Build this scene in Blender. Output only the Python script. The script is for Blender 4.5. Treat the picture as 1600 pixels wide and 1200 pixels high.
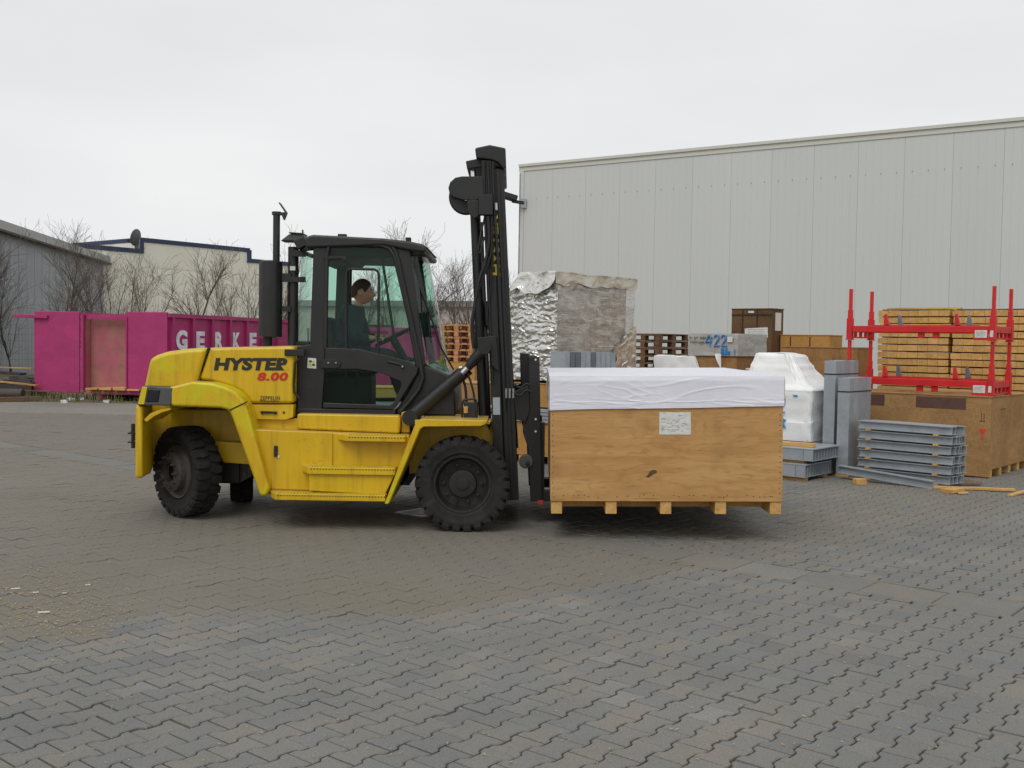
import bpy, bmesh, math, random
from mathutils import Vector, Matrix, noise, Euler
R = math.radians
for o in list(bpy.data.objects): bpy.data.objects.remove(o, do_unlink=True)
SC = bpy.context.scene
COL = SC.collection
# ------------------------------------------------------------------ camera
F = 1650.0; CAMH = 1.7; PITCH = math.atan(65/1650); ROLL = 0.016
CAMR = Matrix.Rotation(R(90)-PITCH, 3, 'X') @ Matrix.Rotation(ROLL, 3, 'Z')
cd = bpy.data.cameras.new('camera'); cam = bpy.data.objects.new('camera', cd); COL.objects.link(cam)
cam.matrix_world = Matrix.Translation((0, 0, CAMH)) @ CAMR.to_4x4()
cd.sensor_width = 36; cd.lens = 36*F/1600; cd.clip_start = .05; cd.clip_end = 2000
SC.camera = cam
# ------------------------------------------------------------------ sky and sun (overcast)
SUN_EL, SUN_AZ = 52, 205          # azimuth the light comes from, clockwise from +Y
w = bpy.data.worlds.new('World'); SC.world = w; w.use_nodes = True
nt = w.node_tree; nt.nodes.clear()
N = nt.nodes.new; L = nt.links.new
out = N('ShaderNodeOutputWorld'); bg = N('ShaderNodeBackground'); bg.inputs[1].default_value = .1
sky = N('ShaderNodeTexSky'); sky.sky_type = 'NISHITA'; sky.sun_disc = False
sky.sun_elevation = R(SUN_EL); sky.sun_rotation = R(SUN_AZ)
hs = N('ShaderNodeHueSaturation'); hs.inputs['Saturation'].default_value = .35; hs.inputs['Value'].default_value = 1.0
L(sky.outputs[0], hs.inputs['Color'])
tc = N('ShaderNodeTexCoord'); mp = N('ShaderNodeMapping'); mp.inputs['Scale'].default_value = (1.2, 1.2, 4.0)
L(tc.outputs['Generated'], mp.inputs[0])
nz = N('ShaderNodeTexNoise'); nz.inputs['Scale'].default_value = 1.6; nz.inputs['Detail'].default_value = 4; nz.inputs['Roughness'].default_value = .5
L(mp.outputs[0], nz.inputs['Vector'])
cr = N('ShaderNodeValToRGB')
cr.color_ramp.elements[0].position = .25; cr.color_ramp.elements[0].color = (7.3, 7.45, 7.65, 1)
cr.color_ramp.elements[1].position = .75; cr.color_ramp.elements[1].color = (8.8, 8.82, 8.8, 1)
L(nz.outputs[0], cr.inputs[0])
mx = N('ShaderNodeMix'); mx.data_type = 'RGBA'; mx.inputs[0].default_value = .93
L(hs.outputs[0], mx.inputs[6]); L(cr.outputs[0], mx.inputs[7]); L(mx.outputs[2], bg.inputs[0]); L(bg.outputs[0], out.inputs[0])
sd = bpy.data.lights.new('sun', 'SUN'); sd.energy = 1.2; sd.angle = R(35); sd.color = (1, .97, .93)
so = bpy.data.objects.new('sun', sd); COL.objects.link(so)
az, el = R(SUN_AZ), R(SUN_EL)
to_sun = Vector((math.sin(az)*math.cos(el), math.cos(az)*math.cos(el), math.sin(el)))
so.rotation_euler = (-to_sun).to_track_quat('-Z', 'Y').to_euler(); so.location = to_sun*60
vs = SC.view_settings; vs.view_transform = 'Standard'; vs.look = 'None'; vs.exposure = .05; vs.gamma = 1; vs.use_curve_mapping = False
SC.render.engine = 'CYCLES'; SC.cycles.transparent_max_bounces = 16; SC.cycles.max_bounces = 8
SC.render.resolution_x = 1024; SC.render.resolution_y = 768

# ------------------------------------------------------------------ measuring helpers
def at(px, py, Y):
    d = CAMR @ Vector(((px-800)/F, -(py-600)/F, -1)); t = Y/d.y
    return Vector((d.x*t, Y, CAMH+d.z*t))
def gp(px, py, z=0):
    d = CAMR @ Vector(((px-800)/F, -(py-600)/F, -1)); t = (z-CAMH)/d.z
    return Vector((d.x*t, d.y*t, z))
def S(r, g, b):
    f = lambda c: (c/255/12.92 if c/255 <= .04045 else ((c/255+.055)/1.055)**2.4)
    return (f(r), f(g), f(b), 1)
# ------------------------------------------------------------------ materials
MAT = {}
def newmat(name):
    m = bpy.data.materials.new(name); m.use_nodes = True
    t = m.node_tree; p = t.nodes['Principled BSDF']; MAT[name] = m
    return m, t, p
def mixc(t, fac, a, b, mode='MIX'):
    n = t.nodes.new('ShaderNodeMix'); n.data_type = 'RGBA'; n.blend_type = mode
    for i, v in ((0, fac), (6, a), (7, b)):
        if hasattr(v, 'is_linked') or hasattr(v, 'links'): t.links.new(v, n.inputs[i])
        else: n.inputs[i].default_value = v
    return n.outputs[2]
def noi(t, vec, scale, detail=4, rough=.55, dist=0):
    n = t.nodes.new('ShaderNodeTexNoise'); n.inputs['Scale'].default_value = scale; n.inputs['Detail'].default_value = detail
    n.inputs['Roughness'].default_value = rough; n.inputs['Distortion'].default_value = dist
    if vec is not None: t.links.new(vec, n.inputs['Vector'])
    return n.outputs[0]
def ramp(t, fac, p0, p1, c0=(0,0,0,1), c1=(1,1,1,1)):
    n = t.nodes.new('ShaderNodeValToRGB'); e = n.color_ramp.elements
    e[0].position = p0; e[1].position = p1; e[0].color = c0; e[1].color = c1
    t.links.new(fac, n.inputs[0]); return n.outputs[0]
def coords(t, scale=(1,1,1), rot=(0,0,0), kind='Object'):
    c = t.nodes.new('ShaderNodeTexCoord'); m = t.nodes.new('ShaderNodeMapping')
    m.inputs['Scale'].default_value = scale; m.inputs['Rotation'].default_value = rot
    oi = t.nodes.new('ShaderNodeObjectInfo'); vm = t.nodes.new('ShaderNodeVectorMath'); vm.operation = 'SCALE'
    cx = t.nodes.new('ShaderNodeCombineXYZ')
    for i in range(3): t.links.new(oi.outputs['Random'], cx.inputs[i])
    t.links.new(cx.outputs[0], vm.inputs[0]); vm.inputs['Scale'].default_value = 17.0
    va = t.nodes.new('ShaderNodeVectorMath'); t.links.new(c.outputs[kind], va.inputs[0]); t.links.new(vm.outputs[0], va.inputs[1])
    t.links.new(va.outputs[0], m.inputs[0]); return m.outputs[0], oi.outputs['Random']
def bump(t, p, h, strength=.3, dist=.01):
    b = t.nodes.new('ShaderNodeBump'); b.inputs['Strength'].default_value = strength; b.inputs['Distance'].default_value = dist
    t.links.new(h, b.inputs['Height']); t.links.new(b.outputs[0], p.inputs['Normal'])
def plain(name, c, rough=.5, metal=0, c2=None, scale=3.0, amt=(.4,.7), dirt=None, dirt_amt=(.55,.8), bumps=None, var=0, stretch=(1,1,1), spec=.5):
    m, t, p = newmat(name)
    vec, rnd = coords(t, stretch)
    base = c
    if c2 is not None: base = mixc(t, ramp(t, noi(t, vec, scale, 6, .6), *amt), c, c2)
    if dirt is not None: base = mixc(t, ramp(t, noi(t, vec, scale*2.7, 8, .7, .4), *dirt_amt), base, dirt)
    if var:
        h = t.nodes.new('ShaderNodeHueSaturation'); mr = t.nodes.new('ShaderNodeMapRange')
        mr.inputs['To Min'].default_value = 1-var; mr.inputs['To Max'].default_value = 1+var
        t.links.new(rnd, mr.inputs['Value']); t.links.new(mr.outputs[0], h.inputs['Value'])
        if hasattr(base, 'links'): t.links.new(base, h.inputs['Color'])
        else: h.inputs['Color'].default_value = base
        base = h.outputs[0]
    if hasattr(base, 'links'): t.links.new(base, p.inputs['Base Color'])
    else: p.inputs['Base Color'].default_value = base
    rn = ramp(t, noi(t, vec, scale*4, 5, .6), .3, .7, (max(rough-.1, .02),)*3+(1,), (min(rough+.12, 1),)*3+(1,))
    t.links.new(rn, p.inputs['Roughness']); p.inputs['Metallic'].default_value = metal
    p.inputs['Specular IOR Level'].default_value = spec
    if bumps: bump(t, p, noi(t, vec, bumps[0], 6, .6), bumps[1], bumps[2] if len(bumps) > 2 else .01)
    return m
def wood(name, c, c2, axis='X', scale=6.0, knots=True, dark=None, var=.08, rough=.75):
    m, t, p = newmat(name)
    st = {'X': (.12, 1, 1), 'Y': (1, .12, 1), 'Z': (1, 1, .12)}[axis]
    vec, rnd = coords(t, st)
    g = noi(t, vec, scale, 5, .6, 1.4)
    fine = noi(t, vec, scale*9, 4, .6, .2)
    base = mixc(t, ramp(t, g, .35, .68), c, c2)
    base = mixc(t, ramp(t, fine, .55, .8), base, tuple(x*.62 for x in c2[:3])+(1,))
    if knots:
        v2, _ = coords(t, tuple(.5 if s < .5 else 1 for s in st))
        vo = t.nodes.new('ShaderNodeTexVoronoi'); vo.inputs['Scale'].default_value = 2.6; t.links.new(v2, vo.inputs['Vector'])
        base = mixc(t, ramp(t, vo.outputs['Distance'], .02, .055, (1,1,1,1), (0,0,0,1)), base, dark or S(70, 42, 24))
    v3, _ = coords(t)
    base = mixc(t, ramp(t, noi(t, v3, 1.7, 5, .6), .55, .85), base, tuple(x*.6 for x in c2[:3])+(1,))
    h = t.nodes.new('ShaderNodeHueSaturation'); mr = t.nodes.new('ShaderNodeMapRange')
    mr.inputs['To Min'].default_value = 1-var; mr.inputs['To Max'].default_value = 1+var
    t.links.new(rnd, mr.inputs['Value']); t.links.new(mr.outputs[0], h.inputs['Value']); t.links.new(base, h.inputs['Color'])
    t.links.new(h.outputs[0], p.inputs['Base Color']); p.inputs['Roughness'].default_value = rough
    p.inputs['Specular IOR Level'].default_value = .25
    bump(t, p, fine, .25, .004)
    return m
def osb(name, c, c2, c3, scale=95, var=.05):
    m, t, p = newmat(name); vec, rnd = coords(t)
    vo = t.nodes.new('ShaderNodeTexVoronoi'); vo.inputs['Scale'].default_value = scale; t.links.new(vec, vo.inputs['Vector'])
    sx = t.nodes.new('ShaderNodeSeparateColor'); t.links.new(vo.outputs['Color'], sx.inputs[0])
    base = mixc(t, ramp(t, sx.outputs[0], -.3, 1.4), c, c2)
    base = mixc(t, ramp(t, noi(t, vec, 1.6, 7, .7), .45, .85), base, c3)
    t.links.new(base, p.inputs['Base Color']); p.inputs['Roughness'].default_value = .8; p.inputs['Specular IOR Level'].default_value = .2
    bump(t, p, sx.outputs[1], .2, .003); return m
def glassmat(name, tint, fres=.08, rough=.02):
    m = bpy.data.materials.new(name); m.use_nodes = True; t = m.node_tree; t.nodes.clear(); MAT[name] = m
    o = t.nodes.new('ShaderNodeOutputMaterial'); tr = t.nodes.new('ShaderNodeBsdfTransparent'); tr.inputs[0].default_value = tint
    gl = t.nodes.new('ShaderNodeBsdfGlossy'); gl.inputs['Roughness'].default_value = rough; gl.inputs[0].default_value = (1,1,1,1)
    lw = t.nodes.new('ShaderNodeLayerWeight'); pw = t.nodes.new('ShaderNodeMath'); pw.operation = 'POWER'; pw.inputs[1].default_value = 5; t.links.new(lw.outputs['Facing'], pw.inputs[0])
    mr = t.nodes.new('ShaderNodeMath'); mr.operation = 'MULTIPLY_ADD'; mr.inputs[1].default_value = .75; mr.inputs[2].default_value = fres; t.links.new(pw.outputs[0], mr.inputs[0])
    ms = t.nodes.new('ShaderNodeMixShader'); t.links.new(mr.outputs[0], ms.inputs[0])
    t.links.new(tr.outputs[0], ms.inputs[1]); t.links.new(gl.outputs[0], ms.inputs[2]); t.links.new(ms.outputs[0], o.inputs[0]); return m

def yellow_paint(name, c, c2, dirt):
    m, t, p = newmat(name); vec, _ = coords(t)
    st, _ = coords(t, (6, 6, .35))
    base = mixc(t, ramp(t, noi(t, vec, 1.3, 5, .6), .38, .72), c, c2)
    base = mixc(t, ramp(t, noi(t, st, 2.4, 6, .65), .50, .82, (0,0,0,1), (.7,.7,.7,1)), base, dirt)          # streaks running down
    base = mixc(t, ramp(t, noi(t, vec, 22, 8, .75), .63, .70, (0,0,0,1), (.8,.8,.8,1)), base, tuple(x*.35 for x in dirt[:3])+(1,))  # chips
    nd = t.nodes.new('ShaderNodeNewGeometry'); sp = t.nodes.new('ShaderNodeSeparateXYZ'); t.links.new(nd.outputs['Normal'], sp.inputs[0])
    up = t.nodes.new('ShaderNodeMath'); up.operation = 'MULTIPLY'; t.links.new(ramp(t, sp.outputs[2], .55, .95), up.inputs[0]); t.links.new(ramp(t, noi(t, vec, 5, 5, .6), .3, .7, (.25,.25,.25,1), (.8,.8,.8,1)), up.inputs[1])
    base = mixc(t, up.outputs[0], base, S(168, 146, 100))     # dust lying on upward faces
    t.links.new(base, p.inputs['Base Color'])
    t.links.new(ramp(t, noi(t, vec, 7, 5, .6), .3, .7, (.24,)*3+(1,), (.5,)*3+(1,)), p.inputs['Roughness'])
    p.inputs['Specular IOR Level'].default_value = .45
    bump(t, p, noi(t, vec, 60, 3, .6), .06, .003); return m
yellow_paint('yellow', S(212, 175, 20), S(198, 160, 18), S(140, 106, 34))
yellow_paint('yellow_fresh', S(204, 188, 16), S(208, 176, 18), S(140, 124, 34))
plain('black_paint', S(27, 27, 27), .42, 0, S(38, 37, 36), 3, (.4,.7), S(72, 67, 60), (.62,.88), (40, .08))
plain('mast_black', S(22, 22, 22), .48, 0, S(32, 32, 31), 2, (.4,.7), S(62, 58, 53), (.64,.88), (30, .1))
plain('black_plastic', S(24, 24, 25), .55, 0, S(36, 36, 36), 4)
plain('dark_grey_plastic', S(78, 80, 78), .6, 0, S(64, 66, 64), 5, (.4,.7), S(120, 112, 90), (.62,.8))
plain('rubber', S(36, 36, 36), .85, 0, S(52, 51, 49), 5, (.35,.7), S(78, 74, 67), (.55,.85), (50, .3, .004), spec=.2)
plain('rim_dark', S(32, 31, 30), .6, .2, S(46, 43, 39), 8, (.4,.7), S(92, 74, 56), (.6,.8))
plain('rim_rust', S(80, 76, 72), .6, .3, S(78, 58, 46), 9, (.5,.75), S(52, 46, 42), (.5,.75))
plain('chrome', S(215, 215, 215), .15, 1)
plain('hose', S(24, 24, 24), .5)
plain('sticker_white', S(215, 215, 210), .5, 0, S(190, 190, 185), 30)
plain('letter_black', S(38, 36, 30), .6)
plain('letter_red', S(190, 40, 20), .5)
plain('letter_white', S(236, 232, 238), .6, 0, S(195, 188, 200), 4)
plain('letter_blue', S(40, 140, 205), .6)
plain('letter_grey', S(96, 96, 100), .7)
plain('sign_red', S(205, 60, 40), .6)
plain('mast_yellow', S(190, 165, 40), .6, 0, S(150, 130, 36), 20)
plain('sticker_lime', S(190, 195, 40), .5)
plain('lamp_black', S(18, 18, 20), .2)
plain('fabric_green', S(36, 62, 58), .9, 0, S(28, 48, 50), 8, bumps=(40, .3))
plain('jacket', S(26, 58, 66), .9, 0, S(20, 42, 54), 7, bumps=(30, .4))
plain('trousers', S(34, 40, 50), .9)
plain('skin', S(226, 176, 150), .5, 0, S(214, 152, 128), 9)
plain('hair', S(92, 66, 48), .75, 0, S(66, 47, 35), 60, bumps=(90, .5))
plain('seat_fabric', S(44, 50, 50), .9)
glassmat('cab_glass', (.72, .87, .80, 1), .014)
glassmat('cab_glass_far', (.86, .95, .91, 1), .012)
glassmat('windscreen', (.60, .83, .73, 1), .04)
wood('plywood', S(194, 154, 100), S(174, 131, 80), 'X', 4.5, True, S(96, 60, 36), .0)
def blotches(name, c, scale, p0, p1, amt, st=(1,1,1)):
    t = MAT[name].node_tree; p = t.nodes['Principled BSDF']; src = p.inputs['Base Color'].links[0].from_socket
    v, _ = coords(t, st); b = mixc(t, ramp(t, noi(t, v, scale, 7, .7, .6), p0, p1, (0,0,0,1), (amt,)*3+(1,)), src, c); t.links.new(b, p.inputs['Base Color'])
def figure(name, c):
    m = MAT[name]; t = m.node_tree; p = t.nodes['Principled BSDF']; src = p.inputs['Base Color'].links[0].from_socket
    v, _ = coords(t, (.55, 1, 1.9)); n = noi(t, v, 1.5, 3, .5, .5)
    mu = t.nodes.new('ShaderNodeMath'); mu.operation = 'MULTIPLY'; mu.inputs[1].default_value = 95; t.links.new(n, mu.inputs[0])
    si = t.nodes.new('ShaderNodeMath'); si.operation = 'SINE'; t.links.new(mu.outputs[0], si.inputs[0])
    v2, _ = coords(t, (.4, 1, 1)); br = noi(t, v2, 7, 5, .7)
    ml = t.nodes.new('ShaderNodeMath'); ml.operation = 'MULTIPLY'; t.links.new(ramp(t, si.outputs[0], .35, 1.0, (0,0,0,1), (.5,)*3+(1,)), ml.inputs[0]); t.links.new(ramp(t, br, .35, .65), ml.inputs[1])
    b = mixc(t, ml.outputs[0], src, c); v3, _ = coords(t, (.35, 1, 1)); b = mixc(t, ramp(t, noi(t, v3, 34, 4, .7), .70, .76, (0,0,0,1), (.8,)*3+(1,)), b, S(92, 72, 48)); t.links.new(b, p.inputs['Base Color'])
figure('plywood', S(160, 112, 62))
def touched():
    yellow_paint('yellow_touched', S(212, 175, 20), S(198, 160, 18), S(140, 106, 34)); blotches('yellow_touched', S(196, 190, 14), 1.7, .46, .58, .9); blotches('yellow_touched', S(120, 110, 36), 9, .62, .72, .6, (.3,1,1.5))
touched()
blotches('yellow', S(96, 78, 40), 3.5, .62, .80, .45)
wood('plywood_z', S(200, 150, 88), S(172, 122, 66), 'Z', 4.5, True, S(96, 60, 36), .05)
wood('timber', S(210, 172, 112), S(186, 142, 80), 'X', 8, False)
wood('timber_orange', S(208, 168, 106), S(186, 142, 82), 'Y', 8, False)
wood('pallet_wood', S(196, 152, 100), S(160, 114, 70), 'X', 9, True)
wood('pallet_brown', S(122, 92, 68), S(90, 66, 48), 'X', 9, False, var=.15)
wood('grey_wood', S(128, 112, 92), S(90, 78, 66), 'X', 9, False, var=.2)
osb('osb_brown', S(168, 130, 86), S(140, 102, 62), S(112, 82, 52))
osb('osb_orange', S(194, 148, 86), S(168, 122, 64), S(146, 106, 58))
osb('osb_dark', S(116, 90, 62), S(90, 68, 46), S(66, 50, 38))
osb('osb_tan', S(174, 138, 94), S(152, 116, 74), S(122, 92, 60))
plain('carton', S(170, 132, 92), .85, 0, S(150, 114, 78), 5, var=.1)
plain('strap_black', S(28, 27, 26), .5)
plain('red_stain', S(150, 44, 46), .7, 0, S(120, 60, 48), 6, (.4,.65))
plain('metal_plate_brown', S(92, 64, 54), .6, 0, S(78, 52, 44), 6)
plain('tarp_white', S(224, 224, 232), .45, 0, S(214, 214, 224), 2.2, (.4,.7), S(170, 166, 160), (.7,.95), (12, .12, .01))
plain('wrap_white', S(238, 240, 240), .28, 0, S(222, 224, 224), 3, (.4,.7), bumps=(8, .25, .02))
plain('steel_grey', S(166, 174, 180), .45, .3, S(148, 156, 163), 5, (.4,.7), S(182, 188, 192), (.6,.8), (30, .06), var=.06)
plain('steel_dark', S(112, 120, 128), .5, .25, S(98, 106, 114), 5, var=.06)
plain('galvanised', S(158, 160, 160), .4, .7)
plain('red_paint', S(202, 30, 34), .42, 0, S(180, 24, 30), 4, (.45,.7), S(120, 26, 26), (.68,.85))
plain('pink', S(172, 46, 108), .5, 0, S(154, 40, 96), 1.2, (.35,.7), S(140, 70, 92), (.58,.85), (2.0, .35, .06))
plain('pink_worn', S(172, 80, 104), .7, 0, S(166, 112, 104), 1.5, (.3,.6), S(130, 92, 76), (.45,.8))
plain('hall_grey', S(150, 154, 158), .6, 0, S(140, 144, 150), .3)
plain('hall_fascia', S(164, 166, 164), .6)
plain('cream', S(228, 226, 212), .8, 0, S(220, 217, 202), .4)
plain('blue_trim', S(40, 50, 82), .5)
plain('far_wall', S(178, 168, 164), .8, 0, S(166, 158, 154), .2)
plain('far_roof', S(140, 136, 138), .8)
plain('clad', S(196, 199, 196), .55, 0, S(191, 194, 191), .25, (.3,.7), S(182, 184, 181), (.62,.9), stretch=(1,1,.25))
plain('clad_trim', S(196, 197, 186), .55)
plain('dish', S(84, 84, 88), .6)
plain('bark', S(88, 80, 66), .9, 0, S(66, 62, 50), 6, var=.12)
plain('twig', S(112, 100, 90), .9, 0, S(94, 84, 76), 3, var=.12)
plain('green_post', S(60, 96, 74), .6)
plain('wire', S(120, 130, 124), .5, .4)
plain('dirt', S(112, 104, 88), 1, 0, S(92, 90, 66), .8, (.4,.65), S(130, 122, 104), (.55,.8), (8, .5, .05))
plain('weed', S(96, 100, 56), .9, 0, S(120, 110, 70), 2)
plain('litter_white', S(210, 210, 212), .7)
plain('chip', S(178, 164, 132), .9, 0, S(168, 140, 96), 8)
plain('rubbish_dark', S(60, 58, 58), .7, 0, S(86, 72, 58), 3)
plain('joint_sand', S(58, 56, 51), 1, 0, S(78, 74, 66), 6)
def foil_mat():
    m, t, p = newmat('foil'); vec, _ = coords(t)
    base = mixc(t, ramp(t, noi(t, vec, 5, 5, .6), .45, .75), S(222, 222, 218), S(186, 180, 164))
    t.links.new(base, p.inputs['Base Color']); p.inputs['Metallic'].default_value = .9; p.inputs['Roughness'].default_value = .24
    bump(t, p, noi(t, vec, 9, 6, .6, 2.0), .35, .02)
    m, t, p = newmat('foil_dull'); vec, _ = coords(t)
    base = mixc(t, ramp(t, noi(t, vec, 3, 6, .65), .35, .7), S(214, 212, 202), S(176, 166, 142))
    t.links.new(base, p.inputs['Base Color']); p.inputs['Metallic'].default_value = .75; p.inputs['Roughness'].default_value = .35
    m, t, p = newmat('film')
    o = t.nodes['Material Output']; st, _ = coords(t, (.4, .4, 9))
    p.inputs['Base Color'].default_value = S(208, 206, 198); p.inputs['Metallic'].default_value = .55; p.inputs['Roughness'].default_value = .25
    bump(t, p, noi(t, st, 7, 6, .65, 1.0), .6, .02)
    tr = t.nodes.new('ShaderNodeBsdfTransparent'); ms = t.nodes.new('ShaderNodeMixShader')
    v2, _ = coords(t, (.8, .8, 2.6))
    t.links.new(ramp(t, noi(t, v2, 3, 6, .7, 1.5), .36, .62, (.38,)*3+(1,), (.92,)*3+(1,)), ms.inputs[0])
    t.links.new(tr.outputs[0], ms.inputs[1]); t.links.new(p.outputs[0], ms.inputs[2]); t.links.new(ms.outputs[0], o.inputs[0])
foil_mat()
blotches('timber_orange', S(110, 76, 40), 26, .60, .70, .75, (1,.2,1)); blotches('pink', S(112, 56, 60), 7, .68, .74, .7); blotches('clad', S(166, 168, 164), 1.2, .6, .9, .35, (5,5,.15)); blotches('osb_tan', S(104, 78, 50), 9, .58, .72, .7); blotches('osb_tan', S(196, 158, 108), 2.5, .5, .7, .5, (.3,.3,1.5)); blotches('osb_brown', S(96, 70, 46), 4, .5, .75, .6, (2,2,.4)); blotches('steel_grey', S(196, 200, 204), 5, .55, .75, .5); blotches('tarp_white', S(160, 156, 150), 7, .66, .8, .35)
def paver_mat(name, gutter=False):
    m, t, p = newmat(name)
    g = t.nodes.new('ShaderNodeNewGeometry'); pos = g.outputs['Position']
    a = t.nodes.new('ShaderNodeAttribute'); a.attribute_name = 'tone'; oi = t.nodes.new('ShaderNodeObjectInfo')
    ad = t.nodes.new('ShaderNodeMath'); ad.operation = 'ADD'; t.links.new(a.outputs['Fac'], ad.inputs[0]); t.links.new(oi.outputs['Random'], ad.inputs[1])
    fr = t.nodes.new('ShaderNodeMath'); fr.operation = 'FRACT'; t.links.new(ad.outputs[0], fr.inputs[0])
    base = ramp(t, fr.outputs[0], 0, 1, S(114, 115, 113), S(138, 138, 135))
    e = base.node.color_ramp.elements.new(.93); e.color = S(136, 130, 121); e = base.node.color_ramp.elements.new(.12); e.color = S(124, 125, 123)
    base = mixc(t, ramp(t, noi(t, pos, .8, 5, .6), .35, .75), base, S(111, 112, 110))
    d = t.nodes.new('ShaderNodeAttribute'); d.attribute_name = 'dust'
    dm = t.nodes.new('ShaderNodeMath'); dm.operation = 'MULTIPLY'; t.links.new(d.outputs['Fac'], dm.inputs[0])
    t.links.new(ramp(t, noi(t, pos, .55, 6, .6), .25, .7, (.65,)*3+(1,), (1,1,1,1)), dm.inputs[1])
    base = mixc(t, dm.outputs[0], base, S(121, 115, 103))
    base = mixc(t, ramp(t, noi(t, pos, 26, 6, .75), .62, .82, (0,0,0,1), (.55,)*3+(1,)), base, S(164, 162, 156))   # pale scuffs
    base = mixc(t, ramp(t, noi(t, pos, 95, 5, .8), .36, .60, (.45,)*3+(1,), (0,0,0,1)), base, S(74, 74, 72))       # aggregate
    base = mixc(t, ramp(t, noi(t, pos, .33, 6, .7), .58, .8, (0,0,0,1), (.5,)*3+(1,)), base, S(86, 84, 78))       # oil and damp
    t.links.new(base, p.inputs['Base Color']); p.inputs['Roughness'].default_value = .88; p.inputs['Specular IOR Level'].default_value = .3
    bump(t, p, noi(t, pos, 130, 4, .7), .35, .004)
paver_mat('paver')
def ground_mat():
    m, t, p = newmat('yard_far')
    g = t.nodes.new('ShaderNodeNewGeometry'); pos = g.outputs['Position']
    base = mixc(t, ramp(t, noi(t, pos, .5, 7, .65), .35, .7), S(130, 127, 118), S(117, 115, 108))
    base = mixc(t, ramp(t, noi(t, pos, 5, 6, .7), .5, .8), base, S(106, 104, 98))
    t.links.new(base, p.inputs['Base Color']); p.inputs['Roughness'].default_value = .95
    bump(t, p, noi(t, pos, 6, 6, .7), .4, .02)
ground_mat()

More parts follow.
